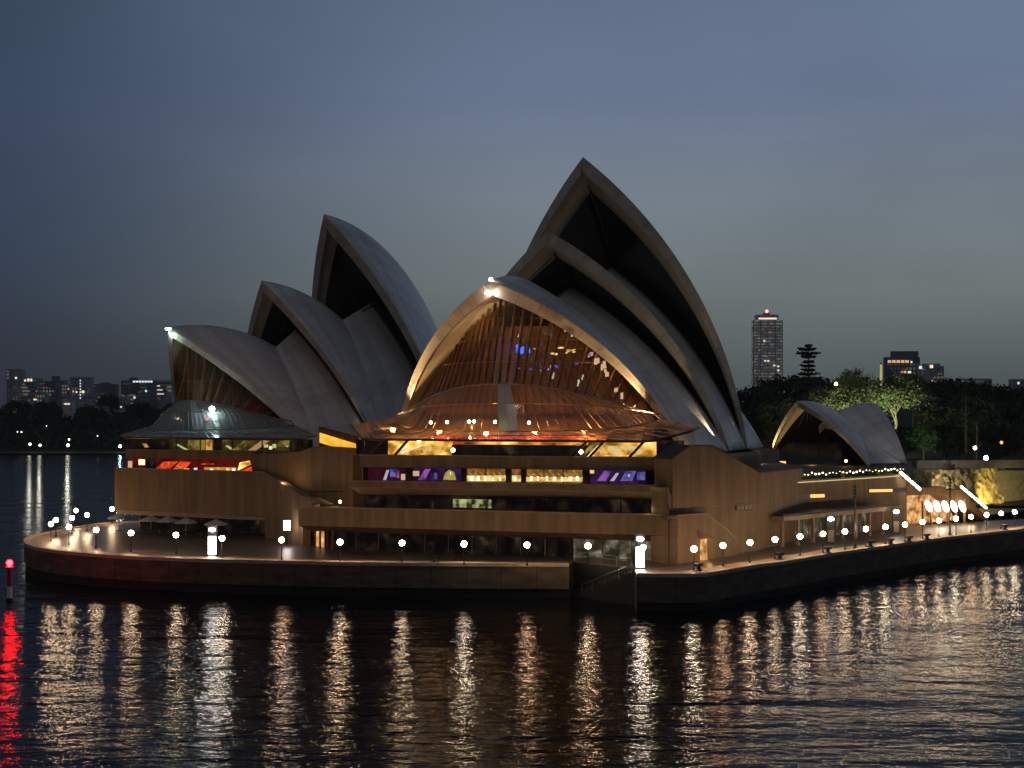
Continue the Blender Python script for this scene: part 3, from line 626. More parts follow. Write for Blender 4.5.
def side_shell(parent, sh, V_a, P, Gf, name='side_shell', N1=10, N2=22):
    """the infill shell between the rear edge of one roof shell and the mouth of the next"""
    m = MB()
    for side in (1, -1):
        rows = []
        Vp = ridge_pt(sh.A, sh.C, sh.u, sh.v, V_a)
        # sphere through Gf and P bulging outwards
        h = (P-Gf).length/2; mid = (P+Gf)/2; e = (P-Gf).normalized(); n1 = -sh.v + e*sh.v.dot(e); n1.normalize(); Rr = max(70, h*1.3); C2 = mid + n1*math.sqrt(Rr*Rr-h*h)
        for j in range(N2+1):
            t = j/N2; a = sh.pt(V_a, t); b = slerp(C2, Gf, P, t)
            row = []
            for i in range(N1+1):
                f = i/N1; p = a + (b-a)*f
                row.append(p if side > 0 else mirror(p, sh.A, sh.v))
            rows.append(row)
        for j in range(N2):
            for i in range(N1):
                uv = [(i*1.2, j*1.3), (i*1.2+1.2, j*1.3), (i*1.2+1.2, j*1.3+1.3), (i*1.2, j*1.3+1.3)]
                q = [rows[j][i], rows[j][i+1], rows[j+1][i+1], rows[j+1][i]]
                m.face(q if side > 0 else q[::-1], uv)
    o = m.build(name, [M['tile'], M['rib']], parent, smooth=True)
    so_ = o.modifiers.new('thickness', 'SOLIDIFY'); so_.thickness = .8; so_.offset = -1; so_.material_offset = 1; so_.material_offset_rim = 1
    return o

def lit_fixture(parent, loc, r, mat, energy=0, color=(1,1,1)):
    o = MB().ball(loc, r, 10, 6).build('light_fixture', mat, parent)
    if energy: lamp('fixture_light', Vector(loc)+Vector((0,0,-.6)), energy, color, parent, size=.4)
    return o

# ---- concert hall (near)
hallA = thing('concert_hall', 'nearest and tallest group of white tiled shells, brown glass mouth facing the water', 'concert hall', (8, 225, 16.4))
A4 = Shell((-3.04,204.38,40.4), (25.23,214.73,16.4), (-21.13,223.91,-3.38), uA, vA, 29)
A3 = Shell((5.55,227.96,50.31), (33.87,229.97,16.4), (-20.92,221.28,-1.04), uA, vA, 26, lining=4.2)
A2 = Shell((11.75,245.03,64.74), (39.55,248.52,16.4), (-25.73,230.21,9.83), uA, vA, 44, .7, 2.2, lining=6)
A4.mesh(hallA)['label'] = 'front shell with a warm floodlit edge'
A3.mesh(hallA)['label'] = 'middle shell'; A2.mesh(hallA, NI=24)['label'] = 'tallest shell'
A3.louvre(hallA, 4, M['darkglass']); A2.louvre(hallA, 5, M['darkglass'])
PA4 = rayplane(571, 286, A4.A, vA); PA3 = rayplane(611, 267, A4.A, vA)
side_shell(hallA, A4, 29, PA4, A3.F-uA*1.5); side_shell(hallA, A3, 26, PA3, A2.F-uA*1.5)
eA = ridge_pt(A2.A, A2.C, uA, vA, 44)
side_shell(hallA, A2, 44, eA+uA*9+Vector((0,0,6)), A2.F+uA*15)
ua, va = -uA, -vA
ap = Vector((A4.A.x, A4.A.y, 0)) + uA*86; ap.z = 46
f1, c1_ = foot_center(ap, ua, va, 14, 21, 16.4, 66, -.5)
A1 = Shell(ap, f1, c1_, ua, va, 22); A1.mesh(hallA)['label'] = 'south facing rear shell'; A1.louvre(hallA, 3.5, M['darkglass'])

def foyer(hall, sh, lw, t_c, t_e, z_c, z_e, r2_t, r2_z, outer, nf, finmat, skirtmat, pxc, setback=5.0):
    """glass skirt and fin wall hanging below the front shell; lw half width, t behind the apex"""
    u, v, A = sh.u, sh.v, Vector((sh.A.x, sh.A.y, 0))
    def arc(f, t0, t1, z0, z1, wmul=1): l = lw*wmul*(2*f-1); q = (2*f-1)**2; return A + v*l + u*(t0+(t1-t0)*q) + Vector((0,0,z0+(z1-z0)*q))
    K = 44
    # resample the outer edge
    seg = [(outer[i+1]-outer[i]).length for i in range(len(outer)-1)]; tot = sum(seg)
    def op(f):
        d = f*tot
        for i, sg in enumerate(seg):
            if d <= sg or i == len(seg)-1: return outer[i] + (outer[i+1]-outer[i])*min(1, d/sg)
            d -= sg
    top = [arc(i/K, t_c, t_e, z_c, z_e) for i in range(K+1)]
    fc_ = min(range(201), key=lambda i: abs(512+FPX*op(i/200).x/op(i/200).y-pxc) if 0 < i < 200 else 1e9)/200
    out = [op(fc_*2*i/K if i <= K/2 else fc_+(1-fc_)*(2*i/K-1)) for i in range(K+1)]
    mid = []
    for i in range(K+1):
        q_ = (2*i/K-1)**2; c_ = out[i].lerp(top[i], .5+.25*q_); c_.z = r2_z+(z_e-.5-r2_z)*q_; mid.append(c_)
    rows = [out, [o_+(m_-o_)*.5+Vector((0,0,.05)) for o_, m_ in zip(out, mid)], mid, [m_+(t_-m_)*.5+Vector((0,0,.5)) for m_, t_ in zip(mid, top)], top]
    g = MB().grid(rows).build('glass_skirt', skirtmat, hall, smooth=False)
    pi = K//2+(0 if hall.name.startswith('concert') else 1); pm = MB()
    for r_, q_ in zip(rows[2:], rows[3:]):
        o_ = Vector((0,0,.045)); pm.face([r_[pi]+o_, r_[pi+1]+o_, q_[pi+1]+o_, q_[pi]+o_]); pm.face([r_[pi+1]+o_, r_[pi+2]+o_, q_[pi+2]+o_, q_[pi+1]+o_])
    pm.build('pale_panel', M['frosted'], g)  # pale strip painted on the glass for a reflection
    for i in range(0, K+1):
        m = MB()
        for r_, q_ in zip(rows, rows[1:]):
            m.tube(r_[i]+Vector((0,0,.06)), q_[i]+Vector((0,0,.06)), .055, n=4)
        m.build('glazing_bar', M['bar'], g)
    for rr, rad, mt in ((out, .16, 'bronze'), (rows[1], .05, 'bar'), (mid, .07, 'bar'), (rows[3], .05, 'bar'), (top, .12, 'steel')):
        m = MB()
        for p, q in zip(rr, rr[1:]): m.tube(p+Vector((0,0,.08)), q+Vector((0,0,.08)), rad, n=5)
        m.build('cross_rail', M[mt], g)
    # height of shell underside above a plan point
    def under(p, l):
        C = sh.C if l >= 0 else mirror(sh.C, sh.A, sh.v); r = sh.R-1.6; q = r*r-(p.x-C.x)**2-(p.y-C.y)**2
        return C.z+math.sqrt(q) if q > 0 else None
    fm = MB(); tops = []
    for i in range(nf+1):
        f = .5+(i/nf-.5)*.985; p = arc(f, t_c, t_e, z_c, z_e); l = lw*(2*f-1); zt = under(p, l)
        # keep under the lip: find lip height for this lateral
        best = None
        for j in range(60):
            lp = sh.pt(0, j/59, 1.0); la = abs((lp-sh.A).dot(v))
            if best is None or abs(la-abs(l)) < best[0]: best = (abs(la-abs(l)), lp.z, (lp-sh.A).dot(u))
        zt = min(zt or best[1], best[1]+3) if best[2] <= (p-A).dot(u)+4 else best[1]
        tlean = max(0, best[2]+setback-(p-A).dot(u))
        top_p = Vector((p.x, p.y, zt)) + u*tlean; tops.append((p.copy(), top_p))
    for i, (p, tp) in enumerate(tops):
        if tp.z - p.z < .5: continue
        k = 5; fm = MB()
        for j in range(k):
            a = p+(tp-p)*(j/k); b = p+(tp-p)*((j+1)/k); w1 = .075
            fm.face([a-v*w1, a+v*w1, b+v*w1, b-v*w1]); fm.face([a+v*w1+u*.9, a-v*w1+u*.9, b-v*w1+u*.9, b+v*w1+u*.9])
            fm.face([a-v*w1+u*.9, a-v*w1, b-v*w1, b-v*w1+u*.9]); fm.face([a+v*w1, a+v*w1+u*.9, b+v*w1+u*.9, b+v*w1])
        fm.build('glazing_fin', M['brownfin'], hall)
    gm = MB()
    for (p, tp), (q, tq) in zip(tops, tops[1:]): gm.face([p+u*.45, q+u*.45, tq+u*.45, tp+u*.45])
    gm.build('glass_wall', M['clear'], hall)
    for zz in ((z_c+3.2, z_c+6.5, z_c+9.5)):
        prev = None; tm = MB()
        for p, tp in tops:
            if tp.z > zz > p.z: c = p+(tp-p)*((zz-p.z)/(tp.z-p.z))-u*.04; 
            else: c = None
            if c and prev: tm.tube(prev, c, .05, n=4)
            prev = c
        if tm.f: tm.build('transom', M['bar'], hall)
    return tops, arc
outerA = [P3(351,425.5,214), P3(357,433,204), P3(362,440,197), P3(652,442.3,183.5), P3(693,431.5,187.5), P3(699,428.5,206)]
topsA, arcA = foyer(hallA, A4, 19.5, 3.0, 15.0, 26.2, 21.8, -11, 19.6, outerA, 34, 'b', M['skirt'], 500, 5.5)
# inside the foyer: floor, raked carpet, timber back wall, lamps
AA = Vector((A4.A.x, A4.A.y, 0))
def hp(l, t, z): return AA + vA*l + uA*t + Vector((0,0,z))
m = MB(); K = 24
rows = [[hp(-w_+2*w_*i/K, t, z) for i in range(K+1)] for t, z, w_ in ((-6,16.7,17),(-4,17.3,16.5),(2,19.6,17),(8,21.4,18),(12,22.0,18))]
m.grid(rows).build('raked_floor', M['foyerfloor'], hallA)
m = MB(); rows = [[hp(-9+22*i/K, t, z+.06) for i in range(K+1)] for t, z in ((-5.5,16.9),(-4,17.3),(0,18.9))]
m.grid(rows).build('stair_carpet', M['carpet'], hallA)
m = MB(); rows = []
for z in (17, 21, 25, 29, 32, 35):
    hw = 19 if z < 24 else 19*math.sqrt(max(0.02, 1-(z-22)/16)); rows.append([hp(-hw+2*hw*i/K, 13.5+3*abs(2*i/K-1), z) for i in range(K+1)])
bw = MB()
for j in range(len(rows)-1):
    for i in range(K): bw.face([rows[j][i], rows[j][i+1], rows[j+1][i+1], rows[j+1][i]], [(i*1.7,j),(i*1.7+1.7,j),(i*1.7+1.7,j+1),(i*1.7,j+1)])
bw.build('timber_wall', M['wood'], hallA)
# reflections and lamps of the bar level seen behind the fins
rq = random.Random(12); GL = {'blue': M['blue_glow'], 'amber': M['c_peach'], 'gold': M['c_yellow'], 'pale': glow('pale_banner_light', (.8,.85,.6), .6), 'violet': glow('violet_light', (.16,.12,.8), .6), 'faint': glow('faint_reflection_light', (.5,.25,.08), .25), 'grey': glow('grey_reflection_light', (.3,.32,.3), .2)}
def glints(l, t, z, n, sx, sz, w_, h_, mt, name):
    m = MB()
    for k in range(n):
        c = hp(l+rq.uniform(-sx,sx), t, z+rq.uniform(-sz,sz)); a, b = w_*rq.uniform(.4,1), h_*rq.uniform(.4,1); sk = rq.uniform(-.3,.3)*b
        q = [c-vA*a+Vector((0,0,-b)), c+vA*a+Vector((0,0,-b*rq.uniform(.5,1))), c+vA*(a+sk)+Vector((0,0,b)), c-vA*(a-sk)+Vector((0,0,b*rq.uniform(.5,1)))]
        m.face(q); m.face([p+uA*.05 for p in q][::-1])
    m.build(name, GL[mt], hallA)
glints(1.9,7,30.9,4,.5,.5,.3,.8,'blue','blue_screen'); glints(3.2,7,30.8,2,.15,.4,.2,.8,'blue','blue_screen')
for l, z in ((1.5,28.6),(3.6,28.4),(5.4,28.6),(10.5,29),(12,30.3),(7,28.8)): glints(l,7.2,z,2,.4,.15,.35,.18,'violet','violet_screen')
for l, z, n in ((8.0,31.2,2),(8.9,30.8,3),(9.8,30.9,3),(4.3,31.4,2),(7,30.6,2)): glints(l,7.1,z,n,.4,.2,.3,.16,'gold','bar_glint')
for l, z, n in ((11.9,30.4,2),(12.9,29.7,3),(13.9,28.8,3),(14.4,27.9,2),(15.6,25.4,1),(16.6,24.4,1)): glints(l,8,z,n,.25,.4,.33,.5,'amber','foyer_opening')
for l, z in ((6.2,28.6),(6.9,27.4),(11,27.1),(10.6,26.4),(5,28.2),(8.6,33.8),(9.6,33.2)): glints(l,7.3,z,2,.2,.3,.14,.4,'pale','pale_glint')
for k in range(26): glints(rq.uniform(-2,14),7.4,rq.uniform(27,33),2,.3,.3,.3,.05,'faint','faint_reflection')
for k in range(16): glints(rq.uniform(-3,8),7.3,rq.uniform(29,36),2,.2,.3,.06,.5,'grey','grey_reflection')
for l, t in ((-6.5,-5.5),(-4,-5.8),(0,-6),(3,-6),(8,-6.5),(-1.5,-4)):
    q = hp(l,t,21.0-.1*abs(l)*.2); MB().ball(q, .2, 8, 6).build('foyer_lamp', M['warm_small'], hallA)
for l, t, z, e in ((-14,7,20.0,950),(-6,9,19.8,260),(10,9,19.8,160),(15,8,20.0,750)):
    lamp('foyer_light', hp(l,t,z), e, (1,.55,.24), hallA, size=.5)
for l, e in ((-14,700),(-7,750),(0,650),(7,750),(14,900)): lamp('foyer_light', hp(l,-1.5,20.6-abs(l)*.03), e, (1,.54,.22), hallA, size=.4)
# glazing strip under the canopy edge with its lit rooms
m = MB()
outs = outerA[1:5]
for a, b in zip(outs, outs[1:]):
    i_ = uA*.8; m.face([Vector((a.x,a.y,16.5))+i_, Vector((b.x,b.y,16.5))+i_, Vector((b.x,b.y,b.z-.1))+i_, Vector((a.x,a.y,a.z-.1))+i_])
m.build('foyer_strip_glass', M['clear'], hallA)
def strip_room(px0, px1, z0, z1, mat, t=10.5, par=None, name='foyer_room', skew=0):
    Ao = Q+uA*t; a, b = s_on(Ao, vA, px0), s_on(Ao, vA, px1)
    return MB().slab(Ao, vA, uA, [(a,z0),(b,z0),(b+skew,z1),(a+skew,z1)], .2).build(name, M[mat], par or hallA)
strip_room(356, 388, 16.5, 18.5, 'dim_room')
strip_room(388, 452, 16.5, 18.4, 'yellow_room')
strip_room(452, 590, 16.5, 17.9, 'dim_room', 10.4); strip_room(462, 588, 17.95, 18.35, 'yellow_room', 10, name='lit_beam')
strip_room(588, 656, 16.5, 18.4, 'yellow_room')
strip_room(657, 684, 16.5, 18.6, 'dim_room', 9.8)
for px, z in ((419,18.4),(453,17.2),(581,17.1)):
    Ao = Q+uA*8.5; q = Ao+vA*s_on(Ao, vA, px); lit_fixture(hallA, (q.x,q.y,z), .26, M['warm_small'])
for px in (378, 404, 583, 600, 640, 668):
    Ao = Q+uA*7.6; s_ = s_on(Ao, vA, px); MB().slab(Ao, vA, uA, [(s_-1.6,16.5),(s_-1.2,16.5),(s_+.6,18.4),(s_+.2,18.4)], .3).build('raking_strut', M['bronze'], hallA)
# floodlights at the feet, light under the apex
for side, e in ((-1, 2600), (1, 1900)):
    q = A4.pt(2.6, .06, 1.5, side) - uA*5 - Vector((0,0,0)); q.z = 19.3; tgt = A4.pt(1.0, .75, 1, side)
    lamp('edge_floodlight', q, e*17, (1,.70,.36), hallA, 'SPOT', tgt, .25, 60)
for sh, side, e in ((A3,1,6000),(A2,1,13000),(A3,-1,4500),(A2,-1,9000)):
    q = sh.pt(0, .04, 1, side) - uA*3; q.z = 18.6; lamp('edge_floodlight', q, e, (1,.74,.45), hallA, 'SPOT', sh.pt(1, .8, 1, side), .3, 40)
q = A4.pt(.3, 1, 0); lit_fixture(hallA, q+Vector((0,0,.15)), .28, M['apex_warm'])
q = A4.pt(1.2, 1, 1); MB().box(q-Vector((0,0,.35))-uA*.9, (1.7,.7,.22), -thA).build('apex_light_bar', M['apex_warm'], hallA)
lamp('apex_light', q-Vector((0,0,1.2))-uA*1.6, 160, (1,.85,.7), hallA, size=.3)
q = P3(700,452,213); lamp('foot_light', q+Vector((0,0,.5)), 220, (1,.72,.32), hallA, size=.4)
q = P3(758,463,236); lamp('foot_light', q, 350, (1,.72,.32), hallA, size=.4)

# ---- opera theatre (left, behind)
thB = R(28); uB = Vector((math.sin(thB), math.cos(thB), 0)); vB = Vector((math.cos(thB), -math.sin(thB), 0))
hallB = thing('theatre_hall', 'smaller group of unlit grey-white shells on the left with a cool light at its beak', 'theatre', (-45, 245, 16.4))
B4 = Shell((-53.61,230.64,35.61), (-32.23,242.14,16.4), (-103.22,268.56,-21.84), uB, vB, 28, .5, 1.2)
B3 = Shell((-42.54,251.45,44.88), (-22.74,255.68,16.4), (-99.33,282.32,-11.45), uB, vB, 25, .5, 1.4)
B2 = Shell((-33.99,267.54,58.44), (-11.5,278.62,16.4), (-95.57,299.73,5.49), uB, vB, 56, .6, 1.9)
B4.mesh(hallB)['label'] = 'front shell with a cool light at the tip'; B3.mesh(hallB)['label'] = 'middle shell'; B2.mesh(hallB, NI=24)['label'] = 'tallest shell'
B3.louvre(hallB, 3.6, M['darkglass']); B2.louvre(hallB, 4.0, M['darkglass'])
def arclen(sh, px, py):
    best = None
    for i in range(0, 120):
        p = ridge_pt(sh.A, sh.C, sh.u, sh.v, i*.5); x = 512+FPX*p.x/p.y; y = 420-FPX*(p.z-CH)/p.y; d = (x-px)**2+(y-py)**2
        if best is None or d < best[0]: best = (d, i*.5)
    return best[1]
side_shell(hallB, B4, 28, rayplane(296,329,B4.A,vB), B3.F-uB*1.5); side_shell(hallB, B3, 25, rayplane(371.5,302.5,B4.A,vB), B2.F-uB*1.5)
eB = ridge_pt(B2.A, B2.C, uB, vB, 56); side_shell(hallB, B2, 56, eB+uB*8+Vector((0,0,4)), B2.F+uB*14)
ub, vb = -uB, -vB; apb = Vector((B4.A.x, B4.A.y, 0))+uB*96; apb.z = 38
f1, c1_ = foot_center(apb, ub, vb, 12, 15, 16.4, 66, -.4); B1 = Shell(apb, f1, c1_, ub, vb, 18); B1.mesh(hallB)['label'] = 'south facing rear shell'; B1.louvre(hallB, 3, M['darkglass'])
outerB = [P3(152,427,252), P3(121,436,231), P3(124,438.3,226.5), P3(300,440,212.5), P3(316,436.5,219)]
topsB, arcB = foyer(hallB, B4, 10.8, 4.5, 16.5, 24.2, 20.8, -3.5, 19.6, outerB, 22, 'b', M['skirt_cool'], 190, 3.5)
BB = Vector((B4.A.x, B4.A.y, 0))
def hq(l, t, z): return BB + vB*l + uB*t + Vector((0,0,z))
m = MB(); rows = [[hq(-7.5+15*i/12, t, z) for i in range(13)] for t, z in ((2,16.7),(6,18.2),(10,19.5))]; m.grid(rows).build('raked_floor', M['foyerfloor'], hallB)
bw = MB(); rows = []
for z in (17, 20, 23, 26, 29): hw = 9.5*math.sqrt(max(.05, 1-(z-17)/14.5)); rows.append([hq(-hw+2*hw*i/16, 14+2*abs(2*i/16-1), z) for i in range(17)])
for j in range(4):
    for i in range(16): bw.face([rows[j][i], rows[j][i+1], rows[j+1][i+1], rows[j+1][i]], [(i*1.3,j),(i*1.3+1.3,j),(i*1.3+1.3,j+1),(i*1.3,j+1)])
bw.build('timber_wall', M['wood'], hallB)
q = P3(226, 424, 243); 
lamp('foyer_light', hq(-3,12,24), 14, (1,.6,.3), hallB); lamp('foyer_light', hq(5,12,22), 16, (1,.25,.12), hallB)
MB().ball(P3(212,409,229.5), .42, 10, 8).build('cool_lamp', M['cool'], hallB); lamp('cool_light', P3(212,407,228.5), 130, (.65,.93,1), hallB, size=.3)
MB().ball(P3(207,419,228.6), .3, 8, 6).build('pink_lamp', glow('pink_light', (1,.4,.35), .8), hallB)
MB().box(B4.pt(.4,1,0)+Vector((0,0,-.3))-uB*.3, (.45,.9,.2), -thB).build('light_fixture', M['cool'], hallB)
lamp('apex_light', B4.pt(2.2,1,1)-Vector((0,0,1.0))-uB*1.7, 330, (.66,1,.9), hallB, size=.3)
for side, e in ((1, 260), (-1, 130)):
    q = B4.pt(0, .03, 1.5, side)-uB*2.5; q.z = 18.8; lamp('edge_floodlight', q, e, (1,.66,.34), hallB, 'SPOT', B4.pt(1, .8, 1, side), .25, 45)
for sh in (B3, B2):
    q = sh.pt(0, .04, 1, 1)-uB*2; q.z = 18.5; lamp('edge_floodlight', q, 380, (1,.84,.62), hallB, 'SPOT', sh.pt(1, .8, 1, 1), .3, 40)
    lamp('mouth_light', sh.pt(0, .25, 1, -1)-uB*3, 220, (1,.8,.6), hallB, 'SPOT', sh.pt(1.5, .8, 1, -1), .4, 50)
def lroom(px0, px1, z0, z1, mat, off=6):
    return lwall('foyer_room', off, [(SLf(px0,off),z0),(SLf(px1,off),z0),(SLf(px1,off),z1),(SLf(px0,off),z1)], .2, mat, hallB)
lroom(123, 168, 16.45, 18.3, 'dim_room'); lroom(169, 190, 16.45, 18.3, 'olive_base'); lroom(190, 204, 16.45, 18.3, 'dim_room', 6.1); lroom(204, 213, 16.45, 18.3, 'amber_base'); lroom(213, 222, 16.45, 18.3, 'dim_room', 6.1); lroom(222, 291, 16.45, 18.3, 'olive_base'); lroom(291, 312, 16.45, 18.3, 'dim_room')
MB().slab(lE+ln*3, ld, ln, [(0.6,16.5),(LL+4,16.5),(LL+4,18.15),(0.6,18.25)], .06).build('foyer_strip_glass', M['clear'], hallB)
for px in (150, 176, 200, 232, 262, 290): s_ = SLf(px,2.8); MB().slab(lE+ln*2.8, ld, ln, [(s_-.08,16.6),(s_+.08,16.6),(s_+.08,18.2),(s_-.08,18.2)], .12).build('strip_mullion', M['bronze'], hallB)
def pieces(A, d, nrm, off, lst, parent, name='lit_fitting'):
    A = V2(*A[:2])+V2(*nrm[:2])*off
    for mt, *pts in lst:
        pp = []
        if len(pts) == 4 and not isinstance(pts[0], tuple): x0, y0, x1, y1 = pts; pts = [(x0,y0),(x1,y0),(x1,y1),(x0,y1)]
        for x, y in pts: s_ = s_on(A, d, x); pp.append((s_, CH+(420-y)/FPX*(A+V2(*d[:2])*s_).y))
        MB().slab(A, d, nrm, pp, .06).build(name, M[mt], parent)
rp = random.Random(8)
pieces(Q, vA, uA, 6.3, [('c_lilac',(383,480),(386,480),(389,470),(386.5,470)),('c_blue',390,469,396,477),('c_peach',401,474,405,480),('c_violet',397,470,399,478),
  ('c_peach',413,471,419,476),('c_violet',(418,480),(424.5,480),(430.5,469),(425,469)),('c_blue',434,473,437,479),('c_olive',(443,480),(445,473),(449,470),(454,472),(456,480)),('c_white',(446,479),(448,473),(451,472),(451,475),(448.5,480)),
  ('c_yellow',467,475.5,505.5,481.3),('c_yellow',512,475.5,522,481.5),('c_yellow',526,477,582.5,481.6),
  ('c_yellow',590,470,594,473.5),('c_lilac',(610,481),(614,481),(619,473),(616,473)),('c_blue',(620,481),(632,481),(636,471),(626,471)),('c_blue',637,472,645,480),('c_violet',(597,481),(606,481),(612,471),(604,471)),('c_lilac',639,473,641,475),('c_lilac',628,474,630,477)], pod)
pieces(Q, vA, uA, 6.2, [('c_white',x,476.2+rp.uniform(0,1.5),x+rp.uniform(1.2,3),480.8) for x in (470,477,484,492,499,514,530,537,546,553,561,569,576)], pod)
pieces(Q, vA, uA, 6.2, [('c_amber',(x,472.5),(x+1.2,472.5),(x+4,475),(x+2.8,475)) for x in range(468, 503, 6)]+[('c_amber',(x,473),(x+1.2,473),(x+4,476),(x+2.8,476)) for x in range(527, 579, 6)], pod)
pieces(lE, ld, ln, 2.8, [('c_red',(156,468.5),(163.5,461.5),(178,461.5),(169,469)),('c_red',(172,470),(180,461.5),(191,462),(184,470)),('c_white',173,468.7,176.5,471),('c_yellow',184,468.5,189,470.8),('c_amber',178,466,183,468.5),
  ('c_amber',204,467.2,236,471.2),('c_yellow',206,468.2,212,470.8),('c_yellow',217,467.5,223,470.8),('c_yellow',226,468,230,471),('c_red',(238,471.8),(252,466.5),(252,471.8)),('c_red',201,463.5,214,464.6),('c_peach',128,461,132,468),('c_white',194,468,197,470)], pod)
pieces(lE, ld, ln, 2.7, [('c_white',210,468.8,213,471.3),('c_white',232,468.6,235,471)], pod)
pieces(lE, ld, ln, 5.8, [('c_yellow',(142,443.5),(146,443.5),(149,447.5),(145,447.5)),('c_green',(175,444.2),(178,444.2),(190,450.6),(187,451)),('c_olive',188,440,205,450.6),('c_yellow',206,439.6,212,450.6),
  ('c_green',(225,446),(228,445.4),(235,450),(233,451)),('c_olive',(232,451),(244,440.5),(250,442.5),(240,451)),('c_peach',(247,451),(262,440),(269,441),(255,451)),('c_green',264,444.5,268,447.5),('c_white',269,446,272,449.5),('c_green',272.5,444,276,448),('c_olive',(276,447),(280,441),(291,440),(290,446)),('c_white',(282,443),(284,442),(289,446),(287,447))], hallB)
pieces(Q, vA, uA, 10.0, [('c_yellow',(396,454),(414,447),(444,445),(441,453)),('c_white',(400,452),(402,453.5),(422,446.3),(420,445.6)),('c_yellow',(596,455),(601,446),(634,445.5),(646,450),(640,455)),('c_white',(587,456.5),(590,456.5),(601,445),(598,445)),('c_olive',(580,456),(585,456),(594,445),(590,445))], hallA)
# golden lit side foyer between the halls
gf = MB(); pts = [(319.5,431.5),(341,437.5),(356,443.5),(361.5,452.5),(343,450),(330,446),(319.5,442.5)]; Yg = 222
f_ = [P3(x, y, Yg) for x, y in pts]; b_ = [p+Vector((0,.5,0)) for p in f_]
gf.face(f_[::-1])
for i in range(len(f_)): j = (i+1) % len(f_); gf.face([f_[i], f_[j], b_[j], b_[i]])
gf.build('golden_foyer_window', M['gold_room'], hallB)
m = MB()
for k in range(9): a = P3(320+4.4*k, 427.3+1.15*k, Yg-.4); b = P3(320+4.7*k, 431.2+1.35*k, Yg-.4); m.tube(a, b, .12, n=4)
m.tube(P3(319,427,Yg-.4), P3(358,437,Yg-.4), .16, n=4); m.tube(P3(319,431.5,Yg-.4), P3(358,443.5,Yg-.4), .16, n=4)
m.build('window_lattice', M['wood'], hallB)
MB().slab(P3(319,0,Yg+.8), (1,0), (0,1), [(0,16.4),(6.6,16.4),(6.6,18.3),(0,20.2)], 3).build('side_foyer_roof', M['bronze'], hallB)

# ---- restaurant shells (right)
rest = thing('restaurant_pavilion', 'low pair of shells on the west terrace, left one open, right one turned away', 'restaurant', (66, 300, 12.2))
thC = R(45); uC = Vector((math.sin(thC), math.cos(thC), 0)); vC = Vector((math.cos(thC), -math.sin(thC), 0)); 
C1 = Shell((55.86,290.06,24.92), (69.3,286.61,12.2), (43.73,305.63,-6.48), uC, vC, 19, .35, 1.0)
C1.mesh(rest)['label'] = 'open front shell'
o = C1.louvre(rest, 4, M['darkglass'])
D1 = Shell((76.67,310.87,24.62), tuple(Vector((62.79,313.49,12.2))), (93.23,290.29,-13.08), -uC, -vC, 21, .35, .9)
D1.mesh(rest)['label'] = 'rear shell seen from behind'
m = MB()
for side in (1, -1):
    NJ = 20; rws = []
    for j in range(NJ+1):
        a = C1.pt(19, j/NJ, 0, side); b = D1.pt(21, j/NJ, 0, -side); rws.append([a+(b-a)*(i/6) for i in range(7)])
    for j in range(1, NJ):
        for i in range(6):
            qd = [rws[j][i], rws[j][i+1], rws[j+1][i+1], rws[j+1][i]]; m.face(qd if side > 0 else qd[::-1], [(i,j),(i+1,j),(i+1,j+1),(i,j+1)])
o = m.build('side_shell', M['tile'], rest, smooth=True)
sm_ = o.modifiers.new('thickness', 'SOLIDIFY'); sm_.thickness = .4; sm_.offset = -1
lamp('edge_floodlight', (C1.pt(0,.08,1.5,-1)-uC*2.0+Vector((0,0,.6))), 7000, (1,.72,.3), rest, 'SPOT', C1.pt(.5,.6,1,-1), .25, 60)
lamp('edge_floodlight', (C1.pt(0,.06,1.5,1)-uC*3), 400, (1,.8,.5), rest, 'SPOT', C1.pt(1,.7,1,1), .25, 50)
lamp('shell_wash_light', (86,283,12.9), 900, (1,.9,.8), rest, 'SPOT', (77,303,20), .4, 80)  # added spot that brightens the rear shell
m = MB(); RC = Vector((C1.A.x, C1.A.y, 0))
rw = [[RC+vC*(-w_+2*w_*i/10)+uC*t+Vector((0,0,z)) for i in range(11)] for t, z, w_ in ((2,12.3,8.5),(3.5,14.2,8),(6,16.6,6))]
m.grid(rw).build('glass_skirt', M['skirt'], rest)
lamp('dining_light', P3(812,462,296), 120, (1,.7,.4), rest, size=.4)
for q in (P3(846,461,287), P3(817,470,283)): MB().ball(q, .22, 8, 6).build('dining_lamp', M['warm_small'], rest)
MB().box(P3(781,467,283)+Vector((0,0,.3)), (1.8,.3,1.6), 0).build('lit_opening', M['amber_glow'], rest)

# ------------------------------------------------------------------ forecourt: lit stairs, cliff wall
fc = thing('forecourt_stair_building', 'stair block with glowing vaulted bays right of the west terrace wall', 'building', (78, 252, 4))
fA = tB + td*.3; fd = Vector((.80,.60,0)).normalized(); fn = Vector((-fd.y, fd.x, 0)); FS = lambda px: s_on(fA, fd, px); fz = lambda px, py: CH+(420-py)/FPX*(fA+fd*FS(px)).y
MB().slab(fA, fd, fn, [(0,9.0),(FS(946),9.0),(FS(946),10.2),(FS(921),10.2),(0,12.2)], 12).build('upper_landing', M['granite'], fc)
MB().slab(fA, fd, fn, [(FS(946)+.05,9.0),(FS(985),4.2),(FS(988),4.2),(FS(962),9.6),(FS(946)+.05,9.6)], 9).build('stair_roof', M['granite'], fc)
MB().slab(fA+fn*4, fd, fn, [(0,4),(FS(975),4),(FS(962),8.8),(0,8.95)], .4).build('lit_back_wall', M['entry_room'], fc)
for k in range(6):
    s_ = FS(922+k*8.3); MB().slab(fA-fn*.3, fd, fn, [(s_-.12,4.0),(s_+.12,4.0),(s_+.12,8.0),(s_-.12,8.0)], .3).build('bay_column', M['granite_plain'], fc)
